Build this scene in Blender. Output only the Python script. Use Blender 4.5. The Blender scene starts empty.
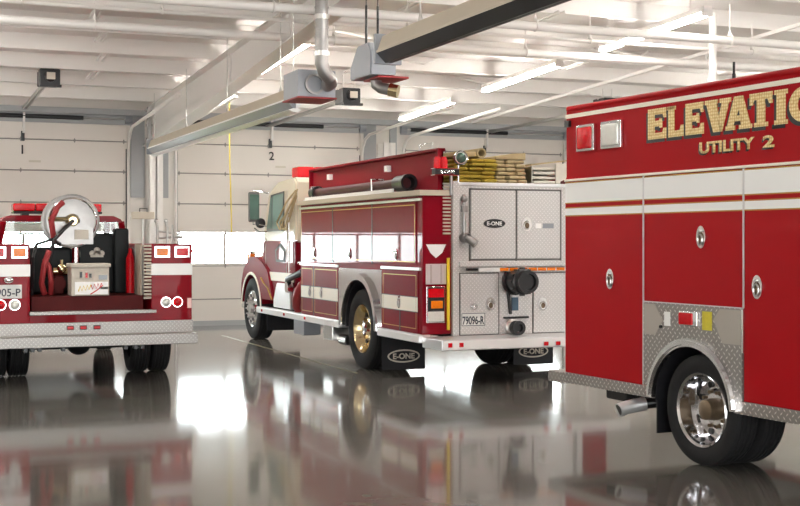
import bpy, bmesh, math, random
from mathutils import Vector, Matrix
random.seed(7)
PI = math.pi
sc = bpy.context.scene
COL = sc.collection

# ------------------------------------------------------------------ helpers
def lin(c):
    c = c / 255.0
    return c / 12.92 if c <= 0.04045 else ((c + 0.055) / 1.055) ** 2.4
def rgb(r, g, b): return (lin(r), lin(g), lin(b), 1.0)

class MB:
    def __init__(s): s.bm = bmesh.new()
    def box(s, x0, x1, y0, y1, z0, z1, bev=0.0, seg=2):
        vs = [s.bm.verts.new((x, y, z)) for x in (x0, x1) for y in (y0, y1) for z in (z0, z1)]
        idx = [(0, 1, 3, 2), (4, 6, 7, 5), (0, 4, 5, 1), (2, 3, 7, 6), (0, 2, 6, 4), (1, 5, 7, 3)]
        fs = [s.bm.faces.new([vs[i] for i in q]) for q in idx]
        bmesh.ops.recalc_face_normals(s.bm, faces=fs)
        if bev > 0:
            es = list({e for f in fs for e in f.edges})
            bmesh.ops.bevel(s.bm, geom=es, offset=bev, segments=seg, affect='EDGES', profile=0.5)
        return s
    def prism(s, axis, pts, a0, a1, bev=0.0):
        def mk(p, a):
            if axis == 'x': return (a, p[0], p[1])
            if axis == 'y': return (p[0], a, p[1])
            return (p[0], p[1], a)
        A = [s.bm.verts.new(mk(p, a0)) for p in pts]
        B = [s.bm.verts.new(mk(p, a1)) for p in pts]
        n = len(pts)
        fs = [s.bm.faces.new(A), s.bm.faces.new(B)]
        for i in range(n):
            fs.append(s.bm.faces.new([A[i], A[(i + 1) % n], B[(i + 1) % n], B[i]]))
        bmesh.ops.recalc_face_normals(s.bm, faces=fs)
        if bev > 0:
            es = [e for f in fs[:2] for e in f.edges]
            bmesh.ops.bevel(s.bm, geom=list(set(es)), offset=bev, segments=2, affect='EDGES')
        return s
    def cyl(s, p0, p1, r0, r1=None, n=16, caps=True):
        r1 = r0 if r1 is None else r1
        p0, p1 = Vector(p0), Vector(p1)
        d = (p1 - p0).normalized()
        up = Vector((0, 0, 1)) if abs(d.z) < 0.95 else Vector((1, 0, 0))
        a = d.cross(up).normalized(); b = d.cross(a)
        A, B = [], []
        for i in range(n):
            t = 2 * PI * i / n
            o = a * math.cos(t) + b * math.sin(t)
            A.append(s.bm.verts.new(p0 + o * r0)); B.append(s.bm.verts.new(p1 + o * r1))
        fs = [s.bm.faces.new([A[i], A[(i + 1) % n], B[(i + 1) % n], B[i]]) for i in range(n)]
        if caps: fs += [s.bm.faces.new(A), s.bm.faces.new(B)]
        bmesh.ops.recalc_face_normals(s.bm, faces=fs)
        return s
    def lathe(s, axis, c, prof, n=32, closed=False):
        """prof: (offset along axis, radius)"""
        rings = []
        for t, r in prof:
            ring = []
            if r < 1e-6:
                p = {'x': (t, 0, 0), 'y': (0, t, 0), 'z': (0, 0, t)}[axis]
                ring = [s.bm.verts.new(Vector(p) + Vector(c))]
            else:
                for i in range(n):
                    a = 2 * PI * i / n; q, w = r * math.cos(a), r * math.sin(a)
                    p = {'x': (t, q, w), 'y': (q, t, w), 'z': (q, w, t)}[axis]
                    ring.append(s.bm.verts.new(Vector(p) + Vector(c)))
            rings.append(ring)
        fs = []
        pairs = list(zip(rings, rings[1:])) + ([(rings[-1], rings[0])] if closed else [])
        for A, B in pairs:
            for i in range(n):
                j = (i + 1) % n
                if len(A) == 1 and len(B) == 1: continue
                if len(A) == 1: fs.append(s.bm.faces.new([A[0], B[i], B[j]]))
                elif len(B) == 1: fs.append(s.bm.faces.new([A[i], A[j], B[0]]))
                else: fs.append(s.bm.faces.new([A[i], A[j], B[j], B[i]]))
        bmesh.ops.recalc_face_normals(s.bm, faces=fs)
        return s
    def tube(s, pts, r, n=10, closed=False, sx=1.0):
        pts = [Vector(p) for p in pts]; m = len(pts)
        rings = []; prev = None
        for i, p in enumerate(pts):
            if closed: d = (pts[(i + 1) % m] - pts[i - 1]).normalized()
            elif i == 0: d = (pts[1] - p).normalized()
            elif i == m - 1: d = (p - pts[-2]).normalized()
            else: d = ((pts[i + 1] - p).normalized() + (p - pts[i - 1]).normalized()).normalized()
            if prev is None:
                up = Vector((0, 0, 1)) if abs(d.z) < 0.9 else Vector((1, 0, 0))
                a = d.cross(up).normalized()
            else:
                a = (prev - d * prev.dot(d)).normalized()
            prev = a; b = d.cross(a)
            rr = r[i] if isinstance(r, (list, tuple)) else r
            rings.append([s.bm.verts.new(p + (a * math.cos(2 * PI * k / n) * sx + b * math.sin(2 * PI * k / n)) * rr) for k in range(n)])
        fs = []
        for i in range(m if closed else m - 1):
            A, B = rings[i], rings[(i + 1) % m]
            for k in range(n):
                fs.append(s.bm.faces.new([A[k], A[(k + 1) % n], B[(k + 1) % n], B[k]]))
        if not closed: fs += [s.bm.faces.new(rings[0]), s.bm.faces.new(rings[-1])]
        bmesh.ops.recalc_face_normals(s.bm, faces=fs)
        return s
    def sphere(s, c, r, sc3=(1, 1, 1), n=14):
        prof = [(-math.cos(PI * i / n), math.sin(PI * i / n)) for i in range(n + 1)]
        k0 = len(s.bm.verts)
        s.lathe('z', (0, 0, 0), [(a * r, max(b * r, 0) if 0 < i < n else 0) for i, (a, b) in enumerate(prof)], n=2 * n)
        s.bm.verts.ensure_lookup_table()
        for v in s.bm.verts[k0:]:
            v.co = Vector((v.co.x * sc3[0] + c[0], v.co.y * sc3[1] + c[1], v.co.z * sc3[2] + c[2]))
        return s
    def build(s, name, mat, parent=None, loc=(0, 0, 0), smooth=True, ang=35):
        me = bpy.data.meshes.new(name); s.bm.to_mesh(me); s.bm.free()
        if smooth:
            me.polygons.foreach_set('use_smooth', [True] * len(me.polygons))
            me.set_sharp_from_angle(angle=math.radians(ang))
        me.materials.append(mat)
        o = bpy.data.objects.new(name, me); COL.objects.link(o)
        o.location = loc
        if parent: o.parent = parent
        if smooth:
            wn = o.modifiers.new('weighted', 'WEIGHTED_NORMAL'); wn.keep_sharp = True
        return o

def tag(o, label=None, cat=None, group=None, kind=None):
    if label: o['label'] = label
    if cat: o['category'] = cat
    if group: o['group'] = group
    if kind: o['kind'] = kind
    return o
def thing(name, label, cat, loc=(0, 0, 0), rz=0, group=None, kind=None):
    o = bpy.data.objects.new(name, None); COL.objects.link(o)
    o.location = loc; o.rotation_euler = (0, 0, rz); o.empty_display_size = 0.2
    return tag(o, label, cat, group, kind)
def dup(o, parent=None, **kw):
    c = o.copy(); COL.objects.link(c)
    if parent: c.parent = parent
    for ch in list(o.children): dup(ch, c)
    for k, v in kw.items(): c[k] = v
    return c
SIDE = Matrix(((0, 0, -1, 0), (-1, 0, 0, 0), (0, 1, 0, 0), (0, 0, 0, 1)))     # reads on a face looking to -X
REAR = Matrix(((1, 0, 0, 0), (0, 0, -1, 0), (0, 1, 0, 0), (0, 0, 0, 1)))      # reads on a face looking to -Y
def text(name, body, h, loc, face, mat, parent, ext=0.002, bold=0.0, w=None, shear=0.0):
    cu = bpy.data.curves.new(name, 'FONT'); cu.body = body; cu.size = 1.0
    cu.align_x = 'CENTER'; cu.extrude = 0.0; cu.offset = bold; cu.shear = shear
    o = bpy.data.objects.new(name + '_tmp', cu); COL.objects.link(o)
    bpy.context.view_layer.update()
    me = bpy.data.meshes.new_from_object(o.evaluated_get(bpy.context.evaluated_depsgraph_get()))
    bpy.data.objects.remove(o); bpy.data.curves.remove(cu)
    xs = [v.co.x for v in me.vertices]; ys = [v.co.y for v in me.vertices]
    cx, cy = (max(xs) + min(xs)) / 2, (max(ys) + min(ys)) / 2
    sy = h / (max(ys) - min(ys)); sx = (w / (max(xs) - min(xs))) if w else sy
    bm = bmesh.new(); bm.from_mesh(me)
    for v in bm.verts: v.co = Vector(((v.co.x - cx) * sx, (v.co.y - cy) * sy, 0))
    r = bmesh.ops.extrude_face_region(bm, geom=list(bm.faces))
    for v in [g for g in r['geom'] if isinstance(g, bmesh.types.BMVert)]: v.co.z += ext
    bmesh.ops.recalc_face_normals(bm, faces=list(bm.faces))
    bm.transform(Matrix.Translation(loc) @ face)
    bm.to_mesh(me); bm.free(); me.name = name
    me.materials.clear(); me.materials.append(mat)
    q = bpy.data.objects.new(name, me); COL.objects.link(q)
    if parent: q.parent = parent
    return q
def ellipse(c, rx, rz, n=28): return [(c[0] + rx * math.cos(2 * PI * i / n), c[1] + rz * math.sin(2 * PI * i / n)) for i in range(n)]
def arc(c, rx, rz, a0, a1, n=18):
    return [(c[0] + rx * math.cos(a0 + (a1 - a0) * i / n), c[1] + rz * math.sin(a0 + (a1 - a0) * i / n)) for i in range(n + 1)]

# ------------------------------------------------------------------ materials
def newmat(name):
    m = bpy.data.materials.new(name); m.use_nodes = True
    nt = m.node_tree; b = nt.nodes['Principled BSDF']
    return m, nt, b
def N(nt, t, **kw):
    n = nt.nodes.new(t)
    for k, v in kw.items(): setattr(n, k, v)
    return n
def pbr(name, col, rough=0.5, metal=0.0, coat=0.0, spec=0.5, var=0.06, vscale=3.0, bump=0.0, bscale=40.0, alpha=None, emit=None, es=0.0):
    """principled with a slight procedural tone variation and optional noise bump"""
    m, nt, b = newmat(name)
    tc = N(nt, 'ShaderNodeTexCoord'); nz = N(nt, 'ShaderNodeTexNoise'); nz.inputs['Scale'].default_value = vscale
    nz.inputs['Detail'].default_value = 3
    nt.links.new(tc.outputs['Object'], nz.inputs['Vector'])
    mx = N(nt, 'ShaderNodeMix', data_type='RGBA')
    c = Vector(col[:3])
    mx.inputs['A'].default_value = (*(c * (1 - var)), 1); mx.inputs['B'].default_value = (*(c * (1 + var)), 1)
    nt.links.new(nz.outputs['Fac'], mx.inputs['Factor']); nt.links.new(mx.outputs['Result'], b.inputs['Base Color'])
    b.inputs['Roughness'].default_value = rough; b.inputs['Metallic'].default_value = metal
    b.inputs['Coat Weight'].default_value = coat; b.inputs['Coat Roughness'].default_value = 0.02
    b.inputs['Specular IOR Level'].default_value = spec
    if bump > 0:
        n2 = N(nt, 'ShaderNodeTexNoise'); n2.inputs['Scale'].default_value = bscale
        bp = N(nt, 'ShaderNodeBump'); bp.inputs['Strength'].default_value = bump; bp.inputs['Distance'].default_value = 0.01
        nt.links.new(tc.outputs['Object'], n2.inputs['Vector']); nt.links.new(n2.outputs['Fac'], bp.inputs['Height'])
        nt.links.new(bp.outputs['Normal'], b.inputs['Normal'])
    if emit: b.inputs['Emission Color'].default_value = emit; b.inputs['Emission Strength'].default_value = es
    return m

def diamond(name, col, rough, metal, pitch, strength, valley=0.6):
    m, nt, b = newmat(name)
    tc = N(nt, 'ShaderNodeTexCoord'); sp = N(nt, 'ShaderNodeSeparateXYZ')
    nt.links.new(tc.outputs['Object'], sp.inputs[0])
    def M(op, a, c=None):
        n = N(nt, 'ShaderNodeMath', operation=op)
        for i, q in enumerate((a, c)):
            if q is None: continue
            if isinstance(q, (int, float)): n.inputs[i].default_value = q
            else: nt.links.new(q, n.inputs[i])
        return n.outputs[0]
    p = M('ADD', sp.outputs[0], sp.outputs[1])
    q = M('ADD', sp.outputs[2], M('MULTIPLY', M('SUBTRACT', sp.outputs[0], sp.outputs[1]), 0.0))
    k = 0.7071 / pitch
    u = M('MULTIPLY', M('ADD', p, q), k); v = M('MULTIPLY', M('SUBTRACT', p, q), k)
    par = M('MODULO', M('ADD', M('FLOOR', u), M('ADD', M('FLOOR', v), 4000.0)), 2.0)
    fu = M('ABSOLUTE', M('SUBTRACT', M('FRACT', u), 0.5)); fv = M('ABSOLUTE', M('SUBTRACT', M('FRACT', v), 0.5))
    sh = M('SUBTRACT', fu, fv)                       # long axis alternates from cell to cell
    a = M('ADD', fv, M('MULTIPLY', par, sh)); c = M('SUBTRACT', fu, M('MULTIPLY', par, sh))
    hn = N(nt, 'ShaderNodeMapRange', interpolation_type='SMOOTHSTEP')
    nt.links.new(M('ADD', M('MULTIPLY', a, 0.85), M('MULTIPLY', c, 2.6)), hn.inputs['Value'])
    hn.inputs['From Min'].default_value = 0.45; hn.inputs['From Max'].default_value = 0.22
    hgt = hn.outputs[0]
    bp = N(nt, 'ShaderNodeBump'); bp.inputs['Strength'].default_value = strength; bp.inputs['Distance'].default_value = 0.003
    nt.links.new(hgt, bp.inputs['Height']); nt.links.new(bp.outputs['Normal'], b.inputs['Normal'])
    mx = N(nt, 'ShaderNodeMix', data_type='RGBA')       # lighter lozenge tops, darker valleys: relief shading put into the colour
    mx.inputs['A'].default_value = tuple(c * valley for c in col[:3]) + (1,); mx.inputs['B'].default_value = col
    nt.links.new(hgt, mx.inputs['Factor']); nt.links.new(mx.outputs['Result'], b.inputs['Base Color'])
    b.inputs['Roughness'].default_value = rough; b.inputs['Metallic'].default_value = metal
    return m

M = {}
M['red_dark'] = pbr('maroon paint', rgb(122, 0, 22), 0.5, 0, 0.30, 0.1, 0.03)
M['red'] = pbr('fire red paint', rgb(166, 0, 14), 0.5, 0, 0.10, 0.12, 0.03)
M['red_truck'] = pbr('deep red paint', rgb(136, 0, 20), 0.5, 0, 0.12, 0.12, 0.03)
M['red_wall'] = pbr('matte maroon paint', rgb(126, 2, 24), 0.55, 0, 0.05, 0.12, 0.03)
M['cream'] = pbr('cream cab paint', rgb(236, 226, 204), 0.25, 0, 0.5, 0.5, 0.02)
M['white'] = pbr('white reflective stripe', rgb(252, 252, 250), 0.35, 0, 0, 0.5, 0.02)
M['ivory'] = pbr('ivory stripe', rgb(250, 244, 226), 0.4, 0, 0.0, 0.5, 0.02)
M['gold'] = pbr('gold leaf line', rgb(190, 150, 70), 0.35, 0.5, 0, 0.5, 0.05)
M['black'] = pbr('black enamel', rgb(22, 22, 24), 0.35, 0, 0, 0.5, 0.1)
M['rubber'] = pbr('tyre rubber', rgb(34, 34, 35), 0.75, 0, 0, 0.3, 0.2, 8, 0.15, 60)
M['flap'] = pbr('mud flap rubber', rgb(26, 26, 30), 0.55, 0, 0, 0.4, 0.15)
M['chrome'] = pbr('polished chrome', (0.82, 0.82, 0.84, 1), 0.08, 1, 0, 0.5, 0.02)
M['steel'] = pbr('brushed stainless', (0.62, 0.61, 0.59, 1), 0.28, 1, 0, 0.5, 0.05, 12)
M['alu'] = pbr('satin aluminium', (0.80, 0.80, 0.80, 1), 0.35, 0.7, 0, 0.5, 0.04, 12)
M['tread'] = diamond('bright tread plate', (0.86, 0.85, 0.83, 1), 0.40, 0.40, 0.036, 0.5, 0.72)
M['tread_grey'] = diamond('grey tread plate', (0.80, 0.76, 0.72, 1), 0.34, 0.7, 0.040, 0.8, 0.42)
M['tread_mid'] = diamond('mid grey tread plate', (0.56, 0.54, 0.51, 1), 0.42, 0.5, 0.036, 0.6, 0.6)  # darker even tone of the tread plate
M['hub_rust'] = pbr('weathered axle hub', rgb(120, 104, 84), 0.45, 0.6, 0, 0.5, 0.3, 20)
M['reel_grey'] = pbr('spun reel disc', (0.36, 0.35, 0.34, 1), 0.35, 0.6, 0, 0.5, 0.15, 6)
M['goldrim'] = pbr('brass tinted wheel', (0.80, 0.66, 0.40, 1), 0.15, 1, 0, 0.5, 0.08)
M['glass_dark'] = pbr('tinted side glass', rgb(128, 150, 142), 0.08, 0, 0.0, 0.5, 0.05)
M['mirror_glass'] = pbr('mirror glass', rgb(70, 96, 84), 0.1, 0.3, 0, 0.5, 0.4, 5)  # dark green reflection put into the base colour
M['satin'] = pbr('satin stainless plate', rgb(186, 180, 172), 0.38, 0.45, 0, 0.5, 0.04, 6)
M['frame_grey'] = pbr('dark grey gasket', rgb(96, 94, 92), 0.6)
M['seam_grey'] = pbr('grey joint', rgb(150, 146, 142), 0.7)
M['lens_red'] = pbr('red lens', rgb(205, 10, 24), 0.2, 0, 0.1, 0.3, 0.25, 30, 0.2, 60)
M['lens_amber'] = pbr('amber lens', rgb(235, 125, 20), 0.2, 0, 0.1, 0.3, 0.2, 30, 0.2, 60)
M['lens_clear'] = pbr('clear lens', rgb(222, 222, 214), 0.15, 0.2, 0.5, 0.6, 0.1, 40, 0.2, 90)
M['yellow'] = pbr('yellow plastic', rgb(232, 200, 30), 0.45, 0, 0, 0.5, 0.05)
M['plate'] = pbr('licence plate enamel', rgb(222, 224, 220), 0.4, 0, 0, 0.5, 0.03)
M['plate_ink'] = pbr('plate ink', rgb(62, 66, 78), 0.5)
M['cream_wall'] = pbr('painted steel door', rgb(226, 219, 212), 0.5, 0, 0, 0.4, 0.015, 1.2)
M['wall'] = pbr('white liner panel', rgb(224, 219, 213), 0.6, 0, 0, 0.3, 0.02, 1.2)
M['grey_wall'] = pbr('grey liner panel', rgb(168, 170, 172), 0.6, 0, 0, 0.3, 0.03, 1.2)
M['white_steel'] = pbr('white painted steel', rgb(234, 230, 226), 0.45, 0, 0, 0.4, 0.02, 2)
M['tan'] = pbr('tan sheet metal', rgb(196, 184, 166), 0.5, 0, 0, 0.4, 0.04, 3)
M['greybox'] = pbr('grey sheet metal', rgb(150, 154, 160), 0.4, 0.2, 0, 0.5, 0.04, 4)
M['galv'] = pbr('galvanised duct', (0.34, 0.33, 0.32, 1), 0.4, 0.85, 0, 0.5, 0.1, 14)
M['hose_yellow'] = pbr('yellow canvas hose', rgb(170, 146, 56), 0.85, 0, 0, 0.2, 0.18, 9, 0.4, 120)
M['hose_tan'] = pbr('tan canvas hose', rgb(186, 168, 130), 0.85, 0, 0, 0.2, 0.15, 9, 0.4, 120)
M['hose_white'] = pbr('white canvas', rgb(224, 220, 208), 0.8, 0, 0, 0.2, 0.08, 9, 0.3, 120)
M['suction'] = pbr('brown suction hose', rgb(70, 26, 30), 0.5, 0, 0.0, 0.3, 0.1)
M['rope_yellow'] = pbr('yellow rope', rgb(226, 204, 90), 0.8)
M['hose_red'] = pbr('red rubber hose', rgb(150, 46, 48), 0.5, 0, 0, 0.4, 0.1)
M['skid_red'] = pbr('shaded red skid', rgb(78, 20, 20), 0.65, 0, 0, 0.2, 0.2, 8)  # red darkened to carry the shade of the truck bed
M['tank'] = pbr('black plastic tank', rgb(14, 18, 18), 0.5, 0, 0, 0.25, 0.1)
M['offwhite'] = pbr('off white enamel', rgb(206, 198, 184), 0.45, 0, 0, 0.4, 0.08, 8)
M['grass'] = pbr('lawn', rgb(150, 168, 84), 0.9, 0, 0, 0.1, 0.3, 1.5)
M['apron'] = pbr('outdoor concrete', rgb(205, 203, 196), 0.9, 0, 0, 0.1, 0.08, 0.8)
M['tube'] = pbr('lit fluorescent tube', (1, 1, 1, 1), 0.4, emit=(1.0, 0.965, 0.91, 1), es=68.0)

def gold_letters():
    m, nt, b = newmat('engine turned gold leaf')
    tc = N(nt, 'ShaderNodeTexCoord'); v = N(nt, 'ShaderNodeTexVoronoi'); v.inputs['Scale'].default_value = 42
    v.inputs['Randomness'].default_value = 0.25
    nt.links.new(tc.outputs['Object'], v.inputs['Vector'])
    r = N(nt, 'ShaderNodeValToRGB')
    r.color_ramp.elements[0].color = rgb(252, 234, 176); r.color_ramp.elements[1].color = rgb(204, 164, 96)
    r.color_ramp.elements[0].position = 0.1; r.color_ramp.elements[1].position = 0.65
    nt.links.new(v.outputs['Distance'], r.inputs['Fac']); nt.links.new(r.outputs['Color'], b.inputs['Base Color'])
    b.inputs['Roughness'].default_value = 0.4; b.inputs['Metallic'].default_value = 0.15
    return m
M['leaf'] = gold_letters()

def glass():
    m, nt, b = newmat('clear glazing')
    nt.nodes.remove(b); out = nt.nodes['Material Output']
    t = N(nt, 'ShaderNodeBsdfTransparent'); t.inputs['Color'].default_value = (0.93, 0.96, 0.95, 1)
    g = N(nt, 'ShaderNodeBsdfGlossy'); g.inputs['Roughness'].default_value = 0.02
    lw = N(nt, 'ShaderNodeLayerWeight'); lw.inputs['Blend'].default_value = 0.5
    pw = N(nt, 'ShaderNodeMath', operation='POWER'); pw.inputs[1].default_value = 4.0
    nt.links.new(lw.outputs['Facing'], pw.inputs[0])
    f = N(nt, 'ShaderNodeMath', operation='MULTIPLY_ADD'); f.inputs[1].default_value = 0.8; f.inputs[2].default_value = 0.04
    nt.links.new(pw.outputs[0], f.inputs[0])
    x = N(nt, 'ShaderNodeMixShader')
    nt.links.new(f.outputs[0], x.inputs[0]); nt.links.new(t.outputs[0], x.inputs[1]); nt.links.new(g.outputs[0], x.inputs[2])
    nt.links.new(x.outputs[0], out.inputs[0])
    return m
M['glass'] = glass()

def floor_mat():
    m, nt, b = newmat('sealed concrete floor')
    tc = N(nt, 'ShaderNodeTexCoord'); L = nt.links.new
    n1 = N(nt, 'ShaderNodeTexNoise'); n1.inputs['Scale'].default_value = 0.45; n1.inputs['Detail'].default_value = 6
    n2 = N(nt, 'ShaderNodeTexNoise'); n2.inputs['Scale'].default_value = 9; n2.inputs['Detail'].default_value = 5
    L(tc.outputs['Object'], n1.inputs['Vector']); L(tc.outputs['Object'], n2.inputs['Vector'])
    r = N(nt, 'ShaderNodeValToRGB')
    r.color_ramp.elements[0].position = 0.3; r.color_ramp.elements[1].position = 0.72
    r.color_ramp.elements[0].color = rgb(106, 103, 97); r.color_ramp.elements[1].color = rgb(142, 139, 132)
    L(n1.outputs['Fac'], r.inputs['Fac'])
    mx = N(nt, 'ShaderNodeMix', data_type='RGBA', blend_type='MULTIPLY'); mx.inputs['Factor'].default_value = 0.35
    L(r.outputs['Color'], mx.inputs['A']); L(n2.outputs['Color'], mx.inputs['B'])
    # saw-cut joints
    br = N(nt, 'ShaderNodeTexBrick'); br.offset = 0.0
    br.inputs['Scale'].default_value = 1.0; br.inputs['Brick Width'].default_value = 4.87; br.inputs['Row Height'].default_value = 4.1
    br.inputs['Mortar Size'].default_value = 0.011; br.inputs['Color1'].default_value = (1, 1, 1, 1); br.inputs['Color2'].default_value = (1, 1, 1, 1)
    br.inputs['Mortar'].default_value = (0.35, 0.35, 0.35, 1)
    mp = N(nt, 'ShaderNodeMapping'); mp.inputs['Location'].default_value = (0.23, -1.6, 0)
    L(tc.outputs['Object'], mp.inputs['Vector']); L(mp.outputs[0], br.inputs['Vector'])
    m2 = N(nt, 'ShaderNodeMix', data_type='RGBA', blend_type='MULTIPLY'); m2.inputs['Factor'].default_value = 1
    L(mx.outputs['Result'], m2.inputs['A']); L(br.outputs['Color'], m2.inputs['B']); L(m2.outputs['Result'], b.inputs['Base Color'])
    mr = N(nt, 'ShaderNodeMapRange'); mr.inputs['To Min'].default_value = 0.06; mr.inputs['To Max'].default_value = 0.13
    L(n1.outputs['Fac'], mr.inputs['Value']); L(mr.outputs[0], b.inputs['Roughness'])
    n3 = N(nt, 'ShaderNodeTexNoise'); n3.inputs['Scale'].default_value = 1.4; n3.inputs['Detail'].default_value = 2
    L(tc.outputs['Object'], n3.inputs['Vector'])
    bp = N(nt, 'ShaderNodeBump'); bp.inputs['Strength'].default_value = 0.06; bp.inputs['Distance'].default_value = 0.02
    L(n3.outputs['Fac'], bp.inputs['Height']); L(bp.outputs['Normal'], b.inputs['Normal'])
    b.inputs['Specular IOR Level'].default_value = 0.45
    b.inputs['Coat Weight'].default_value = 0.12; b.inputs['Coat Roughness'].default_value = 0.04
    return m
M['floor'] = floor_mat()

# ------------------------------------------------------------------ room shell
YW = 24.8                       # inner face of the back wall
XL, XR, YF = -5.4, 16.4, -5.0
SL = 0.042                      # roof fall
def zr(y): return 4.25 + SL * (YW - y)          # underside of purlins

tag(MB().box(XL, XR, YF, YW + 0.25, -0.2, 0).build('floor', M['floor']), kind='structure')
tag(MB().box(5.61, 5.65, 15.2, 22.2, 0.0, 0.002).build('trim_3', pbr('worn yellow floor paint', rgb(128, 122, 88), .3, var=.3, vscale=6)), kind='structure')
cl = MB()
cl.prism('x', [(YF, zr(YF) + 0.24), (YW + 0.25, zr(YW + .25) + 0.24), (YW + 0.25, zr(YW + .25) + 0.34), (YF, zr(YF) + 0.34)], XL, XR)
x = XL + .3
ceiling = tag(cl.build('ceiling', M['white_steel']), kind='structure')
for i in range(19):             # Z purlins
    y = 23.55 - 1.5 * i
    if y < YF + .3: break
    z = zr(y)
    p = MB().box(XL, XR, y - 0.008, y + 0.008, z, z + 0.24).box(XL, XR, y - 0.075, y, z, z + 0.012).box(XL, XR, y, y + 0.075, z + 0.228, z + 0.24)
    p.build('purlin', M['white_steel'], ceiling)
XRf = 4.82                      # tapered rafter between bays
rf = MB()
top = lambda y: zr(y) - 0.0
def dep(y): return 0.36 + 0.034 * max(0, y - 13.0) if y < 23 else 0.70
ys = [YF, 2, 8, 13, 16, 19, 21.5, 22.6, 23.9, YW]
web = [(y, top(y)) for y in ys] + [(y, top(y) - dep(y)) for y in reversed(ys)]
rf.prism('x', web, XRf - 0.012, XRf + 0.012)
for a, b_ in zip(ys, ys[1:]):
    rf.prism('x', [(a, top(a)), (b_, top(b_)), (b_, top(b_) - .02), (a, top(a) - .02)], XRf - .13, XRf + .13)
    rf.prism('x', [(a, top(a) - dep(a)), (b_, top(b_) - dep(b_)), (b_, top(b_) - dep(b_) + .02), (a, top(a) - dep(a) + .02)], XRf - .13, XRf + .13)
for y in (12.5, 15.4, 18.4, 21.4): rf.box(XRf - .035, XRf + .035, y - .006, y + .006, top(y) - dep(y), top(y))
rf.build('rafter', M['white_steel'], ceiling)
for i, (u, y0) in enumerate([(2.75, 14.8), (2.45, 16.3), (2.75, 17.8), (3.0, 19.3), (3.1, 21.0), (6.1, 14.8), (7.4, 16.4), (7.0, 19.2), (10.3, 17.8), (8.1, 14.7)]):
    z = zr(y0) - .01            # paired sag straps between purlins
    for dx in (0, 0.09):
        MB().prism('x', [(y0 - .35, z + SL * .35), (y0 + .35, z - SL * .35), (y0 + .35, z - SL * .35 + .02), (y0 - .35, z + SL * .35 + .02)], u + dx, u + dx + .035).build('sag_strap', M['white_steel'], ceiling)
for u, y0 in [(6.6, 16.9), (7.6, 15.4), (8.0, 18.5), (9.9, 20.0), (11.0, 16.9)]:      # diagonal flange braces
    z = zr(y0)
    MB().cyl((u, y0, z + .02), (u + .5, y0 + .55, z + .2), 0.02, n=8).cyl((u, y0, z + .02), (u - .5, y0 + .55, z + .2), 0.02, n=8).build('flange_brace', M['white_steel'], ceiling)

# back wall with three door openings
PITCH, DW, DH, D0 = 4.87, 3.90, 3.98, 0.50
doors = [D0 + PITCH * k for k in range(-1, 3)]
w = MB()
prev = XL
for x0 in doors:
    a, b_ = max(x0, XL), min(x0 + DW, XR)
    if a > prev: w.box(prev, a, YW, YW + 0.25, 0, 4.5)
    w.box(a, b_, YW, YW + 0.25, DH, 4.5)
    prev = b_
if prev < XR: w.box(prev, XR, YW, YW + .25, 0, 4.5)
wb = tag(w.build('wall_back', M['wall']), kind='structure')
for x0 in doors:               # grey liner strips either side of the columns, white base board
    xa = x0 + DW
    MB().box(xa + .06, xa + .33, YW - .03, YW - .001, 2.55, 4.2).build('grey_liner', M['grey_wall'], wb)
    MB().box(xa + .64, xa + .8, YW - .03, YW - .001, 2.55, 4.2).build('grey_liner', M['grey_wall'], wb)
MB().box(XL, XR, YW - .16, YW - .001, 4.14, 4.25).build('eave_strut_shade', M['grey_wall'], wb)  # grey colour stands for the strut's shadow along the eave
for x0 in doors[1:4]:
    MB().box(x0 - .08, x0 + DW + .08, YW - .02, YW - .001, DH - .02, 4.14).build('header_panel', M['grey_wall'], wb)
for k in range(0, 4):
    xc = doors[k] + DW + .485
    c = MB().box(xc - .13, xc + .13, YW - .42, YW - .40, 0, 3.75).box(xc - .13, xc + .13, YW - .08, YW - .06, 0, 3.75).box(xc - .012, xc + .012, YW - .42, YW - .06, 0, 3.75)
    c.build('column', M['white_steel'], wb)
for s, (xa, xb) in (('left', (XL - .25, XL)), ('right', (XR, XR + .25))):
    tag(MB().prism('x', [(YF - .25, 0), (YW + .25, 0), (YW + .25, 4.5), (YF - .25, 5.75)], xa, xb).build('wall_' + s, M['wall']), kind='structure')
wf = MB()                       # front wall: four open bays behind the camera
fb = [(-4.8, 4.1), (0.0, 4.1), (4.9, 4.1), (9.8, 4.1)]
prev = XL
for x0, wd in fb:
    wf.box(prev, x0, YF - .25, YF, 0, 5.75); wf.box(x0, x0 + wd, YF - .25, YF, 4.1, 5.75); prev = x0 + wd
wf.box(prev, XR, YF - .25, YF, 0, 5.75)
tag(wf.build('wall_front', M['wall']), kind='structure')
tag(MB().box(-30, 45, -25, YF - .25, -.25, -.05).box(-30, 45, YW + .25, 31, -.25, -.05).build('trim_1', M['apron']), kind='structure')
tag(MB().box(-60, 80, 31, 75, -.25, -.04).build('trim_2', M['grass']), kind='structure')

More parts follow.
